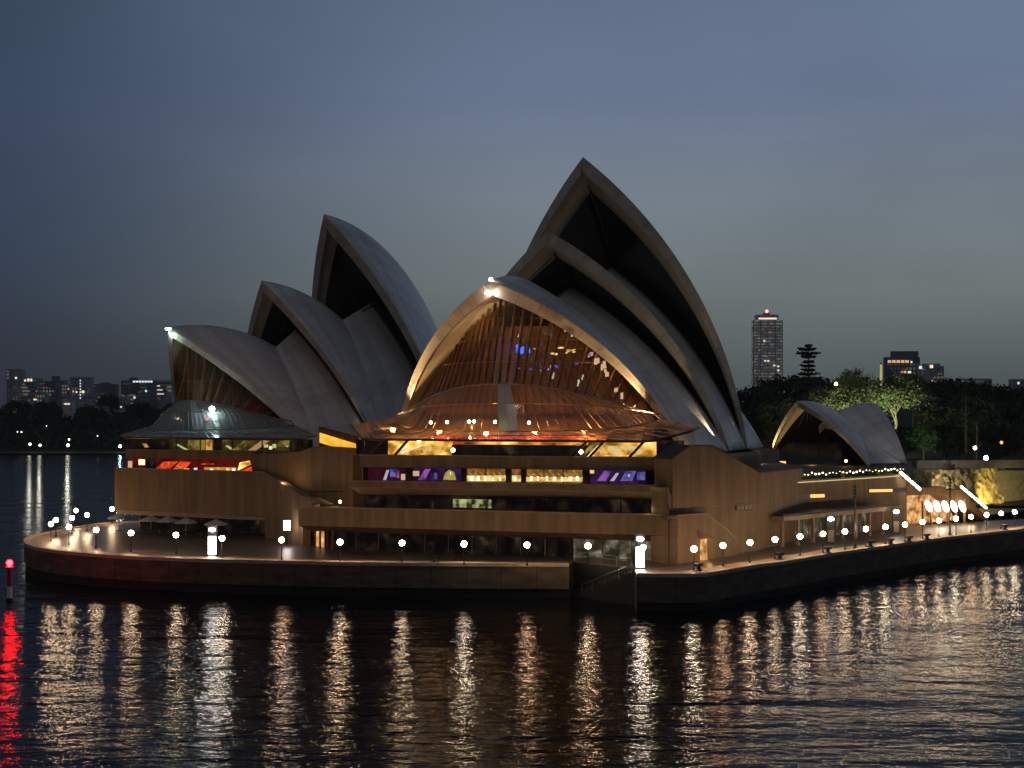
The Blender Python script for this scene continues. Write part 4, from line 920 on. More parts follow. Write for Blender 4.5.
for k in range(5):
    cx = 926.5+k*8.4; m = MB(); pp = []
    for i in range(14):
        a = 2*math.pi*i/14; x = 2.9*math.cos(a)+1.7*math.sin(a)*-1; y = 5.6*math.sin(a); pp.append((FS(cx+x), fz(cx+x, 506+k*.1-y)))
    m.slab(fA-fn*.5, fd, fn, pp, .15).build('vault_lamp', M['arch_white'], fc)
def light_rail(pxs, Ys, nm, lab):
    o = thing('stair_light_rail', lab, 'light rail', P3(*pxs[-1], Ys[-1]), 'lit stair handrails')
    a, b = P3(*pxs[0], Ys[0]), P3(*pxs[1], Ys[1])
    for k in range(4):
        p, q = a+(b-a)*(k/4+.03), a+(b-a)*((k+1)/4-.03); MB().tube(p, q, .2, n=6).build('light_tube', M['strip'], o)
    MB().tube(a-Vector((0,0,.5)), b-Vector((0,0,.5)), .12, n=6).build('rail_base', M['granite_plain'], o)
light_rail([(899.5,471.5),(921,490)], [235.5,236.5], '', 'bright white sloping light tubes beside the right turned-away shell')
light_rail([(960.5,486),(987,508.5)], [255,262], '', 'bright white sloping light tubes in front of the yellow lit cliff')
for q, e in ((fA+fd*6-fn*2, 350), (fA+fd*14-fn*2, 350)): lamp('bay_light', (q.x,q.y,6.5), e, (1,.72,.42), fc, size=.5)
# cliff
m = MB(); rnd = random.Random(3); K, J = 60, 10
c_a, c_b = Vector((74, 283)), Vector((101, 303)); 
rows = []
for j in range(J+1):
    row = []
    for i in range(K+1):
        p = c_a+(c_b-c_a)*(i/K); n2 = Vector((.6,-.8)); dpt = rnd.uniform(-.5,.5)+(1.0-j/J)*1.2
        row.append((p.x+n2.x*dpt, p.y+n2.y*dpt, 3.5+7.9*j/J+rnd.uniform(-.2,.2)))
    rows.append(row)
rows.append([(r[0]-3, r[1]+4, 11.6) for r in rows[-1]])
cl = m.grid(rows).build('cliff_face', M['cliff']); tag(cl, 'yellow floodlit sandstone cliff at the right behind the stairs', 'cliff')
rw_ = MB().slab((98,300.5), (1,.2), (-.2,1), [(0,4),(70,4),(70,10.5),(0,10.9)], 3).build('retaining_wall', M['stone']); tag(rw_, 'dark stone retaining wall running right from the lit cliff', 'wall')
tw = MB().slab((80,292), (1,.22), (-.22,1), [(0,11.6),(80,11.6),(80,13.2),(0,13.2)], .6).build('garden_wall', M['stone']); tag(tw, 'long low stone wall along the garden edge above the cliff', 'wall')
for x, y, tgt, e, c, nm in ((95,293,(98,301,8),3000,(1,.78,.22),0),(84,285,(86,293,9),2600,(1,.86,.5),0)):
    t_ = thing('floodlight', ('small ground floodlight at the right end of the cliff foot','small ground floodlight at the left end of the cliff foot')[x < 90], 'floodlight', (x,y,4.2), 'cliff floodlights')
    MB().box((x,y,4.45), (.5,.35,.4), .3).build('housing', M['black'], t_); MB().box((x,y,4.14), (.15,.15,.25)).build('bracket', M['black'], t_)
    lamp('flood', (x,y,5.0), e, c, t_, 'SPOT', tgt, .25, 110)
pv = MB().prism([G(905,526,4), G(1100,500,4), (150,300), (74,283)], 4.0, 4.02).build('forecourt_paving', M['deck']); tag(pv, kind='structure')

# ------------------------------------------------------------------ street furniture
gl = thing('globe_lamp', 'x', 'street lamp', (0,0,4), 'globe lamps along the quay')
local('post', MB().tube((0,0,0), (0,0,2.1), .07, .05, 8).tube((0,0,0), (0,0,.25), .14, .1, 8), M['black'], gl)
local('globe', MB().ball((0,0,2.45), .34, 14, 10), M['globe'], gl, True)
local('globe_collar', MB().tube((0,0,2.02), (0,0,2.14), .14, .18, 10), M['black'], gl)
front = [(131,533),(176,535),(222,538.3),(281.6,540),(340,542),(402,543),(464,544),(527,545),(588,546),(643,547.5),(694,549),(723,545.5),(750,542.6),(775,539.5),(800,536.5),(823,534),(845,531.5),(866,529),(885.5,526.8),(905,524.6),(922.5,522),(939,520.5),(956,518.6),(971,516.7),(986.6,514.8),(1001,513.4),(1014.7,512)]
used = False
cols_ = [M['globe'], M['globe_pale']]
vm_ = {}
for i, (x, y) in enumerate(front):
    p = G(x, y, 6.45)
    where = 'north quay edge' if x < 690 else 'west quay edge'
    k = i if x < 690 else i-10
    lab = f'glowing globe lamp, {ORD[k]} from the left along the {where}'
    if not used: gl.location = (p[0], p[1], 4); gl['label'] = lab; used = True
    else:
        r = dup(gl, (p[0], p[1], 4), lab)
        key = (i*7) % 4
        for c in r.children:
            if c.name.startswith('globe') and 'collar' not in c.name:
                if key not in vm_:
                    c.data = c.data.copy(); c.data.materials[0] = glow('globe_light', ((1,.68,.40),(1,.60,.33),(1,.78,.52),(1,.72,.44))[key], (100,70,115,85)[key]); vm_[key] = c.data
                c.data = vm_[key]
names = ['nearest the tip of the left quay corner','just behind the lamp at the tip of the left quay corner','at the back of the left corner cluster, leftmost of the rear three','middle of the rear three in the left corner cluster','against the left edge of the podium wall, furthest back','in the middle of the left corner cluster','in front of the middle of the left corner cluster','at the right of the left corner cluster by the umbrellas']
for nm, (x, y) in zip(names, [(51,524),(56,520),(76,510.5),(87,515),(112,509),(72,518),(69,527),(96,530)]):
    p = G(x, y, 6.45); dup(gl, (p[0], p[1], 4), 'globe lamp ' + nm)

def pylon(px, py_top, base, label, lit=True, h=4.0):
    x, y = base; t_ = thing('light_pylon', label, 'light pylon', (x,y,4), 'light pylons on the broadwalk')
    MB().box((x,y,4+h/2), (1.15,.5,h)).build('casing', M['black'], t_)
    if lit: MB().box((x,y-.29,4+1.35), (.95,.06,2.3)).build('lit_panel', M['panel_white'], t_)
    else: MB().box((x,y-.29,4+1.2), (.8,.06,1.6)).build('dark_panel', M['steel'], t_)
    MB().ball((x,y-.3,4+h-.55), .42, 12, 8, .6).build('dome_light', M['panel_dome'], t_)
    return t_
pylon(640, 0, G(640,568.5,4), 'dark pylon with a glowing pinkish-white panel by the quay steps')
pylon(212.5, 0, G(212.5,556,4), 'dark pylon with a glowing white panel near the left podium', h=3.9)
pylon(830.5, 0, G(830.5,544.5,4), 'tall dark pylon with only its top lit, nearer the west quay edge', False, 4.1)
pylon(896, 0, G(896,534.5,4), 'tall dark pylon with only its top lit, at the right end of the entrance canopy', False, 4.0)
x, y = G(287,545,4); t_ = thing('light_box', 'small glowing white light box on a pole left of the orange entrance', 'light box', (x,y,4))
MB().tube((x,y,4), (x,y,6.2), .08).build('pole', M['black'], t_); MB().box((x,y,6.7), (.85,.3,1.3)).build('lit_panel', M['panel_white'], t_)

bo = thing('mooring_bollard', 'x', 'bollard', (0,0,4), 'mooring bollards on the quay edge')
local('bollard_body', MB().tube((0,0,0), (0,0,.1), .5, .5, 10).tube((0,0,.1), (0,0,.55), .26, .22, 10).box((0,0,.66), (1.25,.42,.3)), M['black'], bo)
bl = [(435,563),(698.5,571.5),(780,560.2),(828,554),(870.5,547.5),(891,545),(909,542.6),(927,540.2),(1005,530.5)]
for i, (x, y) in enumerate(bl):
    p = G(x, y, 4.05); lab = 'black mooring bollard on the north quay coping left of the steps' if i == 0 else f'black mooring bollard on the west quay coping, {ORD[i-1]} from the left'
    if i == 0: bo.location = (*p, 4.16); bo['label'] = lab
    else: dup(bo, (*p, 4.16), lab, R(45))
for px, yb, yt, lab in ((855,550,484.5,'tall thin dark flagpole by the west quay edge in front of the entrance canopy'),(950,537,477.5,'tall thin dark flagpole in front of the glowing vaulted bays')):
    x, y = G(px, yb-1.5, 4); zt = CH+(420-yt)/FPX*y; t_ = thing('flagpole', lab, 'pole', (x,y,4), 'tall dark poles on the west quay')
    MB().tube((x,y,4), (x,y,zt), .13, .08).build('mast', M['black'], t_)
    m = MB()
    for k in range(4): m.tube((x,y,zt-.4-k*.45), (x,y,zt-.2-k*.45), .24, .24, 8)
    m.build('mast_fittings', M['black'], t_)
    MB().tube((x,y,4), (x,y,4.5), .25, .18).build('pole_base', M['black'], t_)
um = thing('cafe_umbrella', 'x', 'umbrella', (0,0,4), 'cafe umbrellas under the left podium')
m = MB()
for k in range(8):
    a, b = 2*math.pi*k/8, 2*math.pi*(k+1)/8
    m.face([(0,0,2.75),(1.75*math.cos(a),1.75*math.sin(a),2.05),(1.75*math.cos(b),1.75*math.sin(b),2.05)])
    m.face([(1.75*math.cos(a),1.75*math.sin(a),2.05),(1.75*math.cos(a),1.75*math.sin(a),1.9),(1.75*math.cos(b),1.75*math.sin(b),1.9),(1.75*math.cos(b),1.75*math.sin(b),2.05)])
local('canopy', m, M['canvas'], um); local('pole', MB().tube((0,0,0),(0,0,2.8),.04), M['steel'], um); local('base', MB().box((0,0,.06),(.6,.6,.12)), M['black'], um)
ul = [(119,531,'at the far left corner of the podium'),(151,533.5,'second from the left under the podium'),(168,534.5,'in the middle of the row under the podium'),(186,536,'right of the middle one under the podium'),(216,538,'rightmost, behind the white light pylon')]
for i, (x, y, s_) in enumerate(ul):
    p = G(x, y, 4); lab = 'pale dim cafe umbrella ' + s_
    if i == 0: um.location = (*p, 4); um['label'] = lab
    else: dup(um, (*p, 4), lab, R(10*i))
tb = thing('cafe_table', 'x', 'table', (0,0,4), 'cafe tables under the umbrellas')
local('tabletop', MB().tube((0,0,.72),(0,0,.76),.45,.45,12), M['steel'], tb); local('table_leg', MB().tube((0,0,0),(0,0,.72),.05).box((0,0,.03),(.5,.5,.05)), M['black'], tb)
tl = [(137,533.5,'between the first and second umbrella'),(160,535.5,'between the second and third umbrella'),(177,537,'between the third and fourth umbrella'),(200,538.5,'left of the rightmost umbrella')]
for i, (x, y, s_) in enumerate(tl):
    p = G(x, y, 4); lab = 'small round cafe table ' + s_
    if i == 0: tb.location = (*p, 4); tb['label'] = lab
    else: dup(tb, (*p, 4), lab)
# railing along part of the quay by the steps
def rail(line, label, n):
    t_ = thing('railing', label, 'railing', (line[0][0], line[0][1], 4), 'quay railings')
    m = MB(); m2 = MB()
    for a, b in zip(line, line[1:]):
        for z in (5.1, 4.65): m.tube((*a, z), (*b, z), .035, n=5)
    tot = 0
    for a, b in zip(line, line[1:]):
        d = math.dist(a, b); k = max(1, int(d/2.2))
        for i in range(k+1): f = i/k; m2.tube((a[0]+(b[0]-a[0])*f, a[1]+(b[1]-a[1])*f, 4.0), (a[0]+(b[0]-a[0])*f, a[1]+(b[1]-a[1])*f, 5.12), .04, n=5)
    m.build('rails', M['steel'], t_); m2.build('posts', M['steel'], t_)
rail([tuple(nB+Vector((.1,.5))), tuple(nC+Vector((-.2,.5)))], 'grey pipe railing above the landing steps', 3)
# string lights on the west terrace
sl = thing('string_lights', 'row of small warm bulbs along the top of the west terrace wall', 'string lights', (tA.x, tA.y, 12.5))
m = MB(); K = 46; prev = None
for i in range(K):
    p = tA + td*(-1.5+(TL+1.2)*i/(K-1)) + tn*.4; z = 13.3
    z += .14*math.sin(i*2.3)+.06*math.sin(i*7.1); MB().ball((p.x,p.y,z), .10+.04*math.sin(i*5.7), 8, 6).build('bulb', M['bulb'], sl)
    if prev is not None: m.tube(prev, (p.x,p.y,z+.1), .02, n=4)
    prev = (p.x,p.y,z+.1)
    if i % 5 == 0: m.tube((p.x,p.y,12.4), (p.x,p.y,z+.1), .05, n=5)
m.build('wire', M['black'], sl)
for k in range(4):
    p = tA+td*(4+TL*k/4)+tn*1.5; lamp('string_glow', (p.x,p.y,13.6), 45, (1,.85,.5), sl, size=.3)
hg = MB(); rnd = random.Random(5)
for i in range(420):
    s_ = rnd.uniform(-1, TL); p = tA+td*s_+tn*rnd.uniform(1.0,1.7); z = rnd.uniform(12.5,13.2); a = Vector((rnd.uniform(-1,1),rnd.uniform(-1,1),rnd.uniform(-1,1))).normalized(); b = a.orthogonal().normalized()*.22; c = a.cross(b)
    q = Vector((p.x,p.y,z)); hg.face([q-b-c, q+b-c, q+b+c, q-b+c])
tag(hg.build('hedge', M['leaf_lit']), 'low clipped hedge lit by bulbs on the west terrace edge', 'hedge')

# navigation beacon in the water
x, y = -58.9, 173.5; t_ = thing('navigation_beacon', 'red light on a red and white pile standing in the water at the left', 'beacon', (x,y,0))
MB().tube((x,y,-1), (x,y,.35), .42, .42, 12).build('pile', M['black'], t_); MB().tube((x,y,.35), (x,y,1.7), .3, .3, 12).build('white_base', M['white'], t_)
MB().tube((x,y,1.7), (x,y,3.9), .3, .26, 12).box((x,y,3.95), (.9,.9,.08)).build('red_post', M['redpaint'], t_); MB().ball((x,y,4.45), .36, 12, 8).tube((x,y,3.99),(x,y,4.1),.2).build('lantern', M['red_light'], t_)

# ------------------------------------------------------------------ trees
def crown_mesh(seed, n_cl, per, rx, rz, leaf, lean=0):
    rnd = random.Random(seed); m = MB()
    for k in range(n_cl):
        while True:
            c = Vector((rnd.uniform(-1,1), rnd.uniform(-1,1), rnd.uniform(-1,1)))
            if .25 < c.length < 1: break
        c = Vector((c.x*rx, c.y*rx, c.z*rz)); r = rnd.uniform(.16,.34)*rx
        for i in range(per):
            d = Vector((rnd.gauss(0,1), rnd.gauss(0,1), rnd.gauss(0,.7)))*(r*.55); q = c+d
            a = Vector((rnd.uniform(-1,1), rnd.uniform(-1,1), rnd.uniform(-.3,1))).normalized(); b = a.orthogonal().normalized()*leaf*rnd.uniform(.5,1); e = a.cross(b)*rnd.uniform(.6,1)
            m.face([q-b, q-e, q+b, q+e])
    return m
def tree_proto(seed, mat, bark, n_cl=34, per=30, rx=4, rz=3, leaf=.34, h=9):
    r = thing('tree', 'x', 'tree', (0,0,0), 'trees of the garden')
    o = crown_mesh(seed, n_cl, per, rx, rz, leaf).build('crown', M[mat], None, weld=False); o.parent = r; o.location = (0,0,h)
    m = MB(); m.tube((0,0,-1.5), (0.2,0,h*.5), .38, .26, 7)
    rnd = random.Random(seed)
    for k in range(7):
        a = rnd.uniform(0, 6.28); p1 = (0.2,0,h*(.42+.04*k)); p2 = (math.cos(a)*rx*.45, math.sin(a)*rx*.45, h+rnd.uniform(-.5,.4)*rz); m.tube(p1, p2, .17, .05, 5)
    local('trunk', m, M[bark], r); return r
protos = {'dark1': tree_proto(11,'leaf_dark','bark',40,44,4,3,.4,9), 'dark2': tree_proto(12,'leaf_dark','bark',38,44,4,3.8,.42,10), 'dark3': tree_proto(15,'leaf_dark','bark',44,42,5,2.7,.42,8), 'mid1': tree_proto(13,'leaf_mid','bark',38,50,4,3.6,.36), 'lit1': tree_proto(14,'leaf_lit','bark_pale',60,95,6,4.3,.36,11), 'lit2': tree_proto(18,'leaf_lit','bark_pale',56,95,6,3.6,.36,12)}
first = set()
def tree(kind, px, py_top, Y, scale, label, rz=0, zg=None, name='tree', group='trees of the garden'):
    pr = protos[kind]; x = (px-512)/FPX*Y; ztop = CH+(420-py_top)/FPX*Y
    rxz = {'dark1':12,'dark2':13.8,'dark3':10.7,'mid1':12.6,'lit1':15.3,'lit2':15.6}[kind]*scale
    loc = (x, Y, ztop-rxz*.97)
    if kind not in first: first.add(kind); r = pr; r.location = loc; r['label'] = label
    else: r = dup(pr, loc, label)
    r.rotation_euler = (0,0,rz); r.scale = (scale,)*3; r['group'] = group; return r
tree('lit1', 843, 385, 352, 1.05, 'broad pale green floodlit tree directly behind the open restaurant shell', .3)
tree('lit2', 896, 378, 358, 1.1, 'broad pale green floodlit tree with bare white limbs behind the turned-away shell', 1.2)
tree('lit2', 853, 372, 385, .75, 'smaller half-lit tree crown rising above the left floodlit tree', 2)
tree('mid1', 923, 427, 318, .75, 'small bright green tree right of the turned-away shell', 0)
tree('mid1', 913, 376, 392, 1.05, 'dim green tree between the floodlit tree and the right tower pair', 1)
protos['dark1']; rnd = random.Random(21); k = 0
spots = []
for px, yt, Y, sc, kd in ((745,392,420,1.2,'dark3'),(762,388,440,1.4,'dark1'),(780,380,450,1.5,'dark3'),(800,378,455,1.5,'dark2'),(822,381,450,1.4,'dark1'),(842,384,460,1.3,'dark2'),(872,388,440,1.2,'dark1'),(934,383,430,1.3,'dark2'),(950,380,440,1.3,'dark1'),(968,384,430,1.3,'dark3'),(985,386,440,1.3,'dark2'),(1002,388,430,1.3,'dark1'),(1020,390,440,1.4,'dark2'),
    (752,412,370,1.2,'dark1'),(772,405,380,1.3,'dark3'),(795,400,385,1.3,'dark2'),(815,402,380,1.2,'dark1'),(872,412,360,1.0,'dark3'),(935,404,370,1.2,'dark1'),(958,402,375,1.2,'dark2'),(980,404,370,1.3,'dark3'),(1004,406,375,1.3,'dark1'),(1024,405,370,1.3,'dark2'),
    (945,425,335,1.0,'dark2'),(962,430,330,1.0,'dark1'),(990,428,338,1.1,'dark2'),(1012,427,335,1.1,'dark3'),(905,428,345,.9,'dark1')):
    spots.append((px, yt, Y, sc, kd))
rowname = lambda Y: 'along the hill crest' if Y > 400 else ('on the middle of the slope' if Y > 350 else 'at the foot of the slope')
cnt = {}
for px, yt, Y, sc, kd in sorted(spots):
    rn = rowname(Y); cnt[rn] = cnt.get(rn, 0)+1
    tree(kd, px, yt, Y, sc, f'dark leafy tree {rn}, {ORD[cnt[rn]-1]} from the left in that row', rnd.uniform(0,6))
# norfolk pine
pt = P3(808.5, 345, 430); t_ = thing('norfolk_pine', 'black tiered pine standing above the hill crest against the sky', 'tree', (pt.x, pt.y, pt.z-19))
m = MB(); m.tube((pt.x,pt.y,pt.z-21), (pt.x,pt.y,pt.z-.3), .4, .1, 7); m.build('trunk', M['bark'], t_)
m = MB(); rnd = random.Random(4)
tiers = [(0.3,1.0),(1.4,2.8),(2.6,3.6),(3.6,2.6),(5.0,1.6),(6.2,2.2),(7.4,1.8),(8.6,2.8),(10,3.8),(11.4,4.6),(13,5.2)]
for dz_, r in tiers:
    for k in range(17):
        a = rnd.uniform(0,6.28); rr = r*rnd.uniform(.6,1.1); e = Vector((pt.x+math.cos(a)*rr, pt.y+math.sin(a)*rr, pt.z-dz_+rr*.12))
        for i in range(9):
            f = (i+1)/9; q = Vector((pt.x,pt.y,pt.z-dz_)).lerp(e, f)+Vector((rnd.uniform(-.2,.2),rnd.uniform(-.2,.2),rnd.uniform(-.25,.25))); b = Vector((rnd.uniform(-1,1),rnd.uniform(-1,1),rnd.uniform(-.4,.4))).normalized()*.55; c = b.orthogonal().normalized()*.42
            m.face([q-b,q-c,q+b,q+c])
m.build('crown', M['leaf_dark'], t_)
# palms
def palm(px, py, Y, lab):
    p = P3(px, py, Y); t_ = thing('palm_tree', lab, 'palm tree', (p.x,p.y,p.z-12), 'palms in the garden'); MB().tube((p.x,p.y,p.z-13),(p.x,p.y,p.z-.5),.28,.2,7).build('trunk', M['bark'], t_)
    m = MB(); rnd = random.Random(int(px))
    for k in range(26):
        a = rnd.uniform(0,6.28); el = rnd.uniform(-.3,1.0); prev = Vector((p.x,p.y,p.z-.5)); L_ = 3.2
        for s_ in range(5):
            f = (s_+1)/5; q = Vector((p.x+math.cos(a)*L_*f, p.y+math.sin(a)*L_*f, p.z-.5+el*2*f-2.2*f*f)); sd_ = Vector((-math.sin(a),math.cos(a),0))*.35*(1.1-f); m.face([prev-sd_, prev+sd_, q+sd_*.8+Vector((0,0,-.1)), q-sd_*.8]); prev = q
    m.build('crown', M['leaf_mid'], t_)
palm(966,393,322,'palm standing between the dark trees, the taller left one'); palm(977,416,318,'palm standing lower down to the right of the taller palm')
# tree uplights
for x, y, z, tgt, e, c, lab in ((74,343,14,(78,352,24),11000,(.9,1,.55),'ground floodlight below the left floodlit tree'),(88,347,14,(92,358,24),10000,(.9,1,.55),'ground floodlight below the right floodlit tree'),(86,309,12.4,(88,318,18),1300,(.6,1,.45),'ground floodlight below the small green tree'),(82,346,16,(82,352,26),4000,(.95,1,.6),'ground floodlight between the two floodlit trees')):
    t_ = thing('garden_floodlight', lab, 'floodlight', (x,y,z), 'garden floodlights'); MB().box((x,y,z+.2),(.5,.3,.35)).build('housing', M['black'], t_); MB().box((x,y,z-.1),(.12,.12,.3)).build('bracket', M['black'], t_)
    lamp('flood', (x,y,z+.8), e, c, t_, 'SPOT', tgt, .3, 120)
for px, py, Y, mt, lab in ((975,448,312,'warm_small','warm orange-white garden lamp among the dark trees at the right'),(986,458,306,'cool','cold white garden lamp low at the right by the garden wall'),(1001.5,442.5,318,'amber_glow','small dim orange garden lamp at the far right'),(836,384,345,'warm_small','tiny lamp left of the floodlit tree crowns')):
    p = P3(px,py,Y); zg = min(p.z-2, 13); t_ = thing('garden_lamp', lab, 'street lamp', (p.x,p.y,zg), 'garden lamps'); MB().tube((p.x,p.y,zg-2),(p.x,p.y,p.z-.2),.08).build('post', M['black'], t_); MB().ball(p,.42 if mt=='cool' else .36,10,8).build('lantern', M[mt], t_)
    if mt != 'amber_glow' and px > 900: lamp('lantern_light', p-Vector((0,.9,0)), 60, (1,.85,.7), t_)
# hyde-park style lit column behind trees
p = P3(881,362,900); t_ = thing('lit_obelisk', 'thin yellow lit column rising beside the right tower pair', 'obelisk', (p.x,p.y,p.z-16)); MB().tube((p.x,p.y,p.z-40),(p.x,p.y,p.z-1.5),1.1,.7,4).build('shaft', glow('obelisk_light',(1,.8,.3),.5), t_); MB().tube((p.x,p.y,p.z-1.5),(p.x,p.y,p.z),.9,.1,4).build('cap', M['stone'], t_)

# ------------------------------------------------------------------ distant buildings
def bmat(name, colr, wall): return pbr(name, colr, .8, var=.1, vscale=(.02,.02,.1))
pale = bmat('pale_render', (.6,.62,.66), 0); midg = bmat('grey_render', (.36,.38,.42), 0); dark = bmat('dark_render', (.17,.18,.2), 0); winm = lit_room('far_windows', [(.3, (.008,.010,.014)), (.55, (.02,.024,.03)), (.7, (.05,.052,.05)), (.8, (.2,.17,.11))], .12, .6, kind='vor'); towm = lit_room('tower_windows', [(.2, (.03,.032,.034)), (.5, (.06,.06,.056)), (.7, (.10,.095,.08)), (.85, (.2,.17,.12))], .3, 1.0, kind='vor')  # faint glow added to brighten the tower and haze the far windows
litw = glow('far_lit_window', (1,.85,.6), 1.1); litc = glow('far_lit_cool', (.85,.95,1), 1.0); lito = glow('far_lit_orange', (1,.55,.22), .9)
def building(name, label, px0, px1, py0, Y, mat, z0=1, floors=8, bays=6, roof=None, lits=(), band=False, depth=None, cat='building'):
    x0, x1 = (px0-512)/FPX*Y, (px1-512)/FPX*Y; zt = CH+(420-py0)/FPX*Y; d = depth or max(9, (x1-x0)*(.7 if px0 < 400 else .3))
    t_ = thing(name, label, cat, ((x0+x1)/2, Y+d/2, z0), 'distant city buildings')
    wl = MB().box(((x0+x1)/2, Y+d/2, (z0+zt)/2), (x1-x0, d, zt-z0)).build('wall', mat, t_)
    zb = max(z0+3, zt-floors*3.6 if floors < 40 else z0+10); fh = (zt-1-zb)/floors; bwid = (x1-x0)/bays
    for f in range(floors):
        zc = zb+fh*(f+.5)
        if band: MB().box(((x0+x1)/2, Y-.05, zc), ((x1-x0)*.94, .1, fh*.5)).build('window_band', winm, t_)
        else:
            for b in range(bays): MB().box((x0+bwid*(b+.5), Y-.05, zc), (bwid*.6, .1, fh*.55)).build('window', winm, t_)
    if roof: 
        rx0, rx1, rpy = roof; a, b = (rx0-512)/FPX*Y, (rx1-512)/FPX*Y; zr = CH+(420-rpy)/FPX*Y
        MB().box(((a+b)/2, Y+d/2, (zt+zr)/2), (b-a, d*.6, zr-zt)).build('roof_house', mat, t_)
    for lx, ly, lw_, lh, lm in lits:
        c = P3(lx, ly, Y-.3); MB().box((c.x, Y-.25, c.z), (lw_*Y/FPX, .15, lh*Y/FPX)).build('lit_window', lm, t_)
    return t_
rg = random.Random(9)
building('apartment_tower', 'pale slab block with two lit windows at the far left edge of the skyline', 6.5, 22, 369, 1650, midg, floors=14, bays=5, lits=((16,378,2,2,litw),))
building('office_block', 'pale office block with a bright lit top row near the far left', 17, 38.5, 378, 1500, midg, floors=8, bays=7, band=True, lits=((25,380.5,1.8,2,litw),(28.3,380,2.2,2.6,litw),(31.2,380,1.8,2.6,litw)))
building('apartment_block', 'dark block with a stepped roof tower, third from the left on the skyline', 39, 58, 381, 1400, dark, floors=6, bays=6, roof=(51,57,376), lits=((43,394.5,1.5,1.5,lito),(47,394,1.8,1.8,litw)))
building('apartment_block', 'grey block beside the string of vertical lights, on its left', 58.5, 70, 380, 1550, midg, floors=9, bays=4, lits=((68.5,389,1.2,1.5,lito),))
building('apartment_tower', 'tall faint block carrying a vertical string of small white lights', 70, 90, 377, 1700, midg, floors=12, bays=5, lits=tuple((80.3,380.5+k*2.9,1.0,1.5,litc) for k in range(7))+((73,391.5,1.6,1.8,lito),(76.5,392,1.4,1.6,litw),(83,391.8,2.6,2.4,litw)))
building('office_block', 'low dark wide block right of the vertical light string', 94, 115, 384, 1500, dark, floors=5, bays=8, roof=(99,108,382.5))
building('hotel_building', 'wide block with a bright white strip of lights along its roof', 121, 152, 380.5, 1300, dark, floors=7, bays=9, band=True, roof=(128,134,377.5), lits=tuple((134+k*2.9,381.6,2.2,1.7,litc) for k in range(7))+((146,391,1.8,1.8,litc),(134.5,397.5,1.8,2,litc)))
building('office_block', 'block with pale horizontal floor bands beside the beak of the left shell', 150, 172, 380, 1320, pale, floors=5, bays=6, band=True, lits=((156,386,8,.8,litw),(158,390,9,.7,litw),(160,394,8,.8,litw)))
building('apartment_block', 'small lit white house front above the left headland trees', 62.5, 72, 401, 1050, pale, z0=4, floors=3, bays=3, lits=((67,404,6,1.2,litw),))
building('apartment_block', 'low pale terrace above the middle of the left headland', 84, 104, 394, 1200, midg, z0=4, floors=4, bays=7, lits=((94,411,5,1.5,lito),))
building('apartment_block', 'low grey block between headland trees left of the shells', 104, 126, 397, 1230, midg, z0=4, floors=4, bays=7, lits=((121,407,1.4,1.6,litc),(124,412,1.2,1.2,lito)))
building('apartment_block', 'low grey block at the left above the headland trees', 28, 45, 393, 1200, midg, z0=4, floors=4, bays=6, lits=((35,399.5,3,1.4,litw),))
building('apartment_block', 'low pale block right of the small lit house on the headland', 72.5, 84, 406, 1100, midg, z0=4, floors=3, bays=4)
# right skyline
Yt = 1700
x0, x1 = (753.5-512)/FPX*Yt, (782.5-512)/FPX*Yt; zt = CH+(420-320)/FPX*Yt
t_ = thing('residential_tower', 'tall banded residential tower with a red light on top', 'tower', ((x0+x1)/2, Yt, 5))
xc = (x0+x1)/2; hw = (x1-x0)/2
MB().box((xc, Yt+11, (5+zt)/2), (x1-x0-2, 20, zt-5)).build('core_wall', towm, t_)
nfl = 38; tcm = bmat('tower_concrete',(.75,.76,.78),0)
for f in range(nfl):
    z = 8+(zt-8)*f/nfl; m = MB()
    for sg in range(4):
        xa = x0+(x1-x0)*sg/4; xb = x0+(x1-x0)*(sg+1)/4; m.prism([(xa,Yt+1),(xa+.6,Yt-.6),((xa+xb)/2,Yt-1.6),(xb-.6,Yt-.6),(xb,Yt+1)], z, z+1.7)
    m.build('balcony_band', tcm, t_)
tpm = bmat('tower_pier',(.4,.4,.4),0)
for sg in range(5): xa = x0+(x1-x0)*sg/4; MB().box((xa, Yt+.4, (5+zt)/2), (.7,1.6,zt-5)).build('pier', tpm, t_)
zr = CH+(420-314.5)/FPX*Yt; MB().box((xc,Yt+10,(zt+zr)/2),(hw*1.5,16,zr-zt)).build('crown_storey', pale, t_)
MB().box((xc,Yt+1.8,zt+1.8),(hw*1.25,.3,1.8)).build('lit_crown_strip', litw, t_)
MB().box((xc,Yt+10,zr+1.2),(7,7,2.4)).build('roof_house', midg, t_)
MB().ball((xc,Yt+8,zr+4.2), 1.7, 10, 8).build('red_beacon', glow('tower_beacon',(1,.12,.08),9), t_)
for lx, ly in ((765,361),(768,361),(774,365.5),(778,366.5),(778,370.5),(764,341)): c = P3(lx,ly,Yt); MB().box((c.x,Yt-2,c.z),(2.0,.3,1.5)).build('lit_window', litw, t_)
building('office_tower', 'dark stepped tower with an orange lit row, taller of the right pair', 886, 920, 357, 1250, dark, floors=9, bays=9, roof=(892.5,919,351), lits=tuple((889.5+k*4.4,361.5,3.4,2.4,lito) for k in range(5))+((911.5,362,1.6,2,litc),(905,372,2.2,2,lito),(909.5,372.2,3,2.2,litw),(902,372,1.6,1.6,lito)))
building('office_tower', 'dark square tower with a bright roof lamp, shorter of the right pair', 921, 944, 366, 1230, midg, floors=7, bays=6, roof=(924,941,363.5), lits=((931.5,366.5,3.2,3,litw),(920.5,367.5,2.8,2.8,litc),(921.5,380.5,1.8,2,lito),(932.5,381,1.5,1.8,lito)))
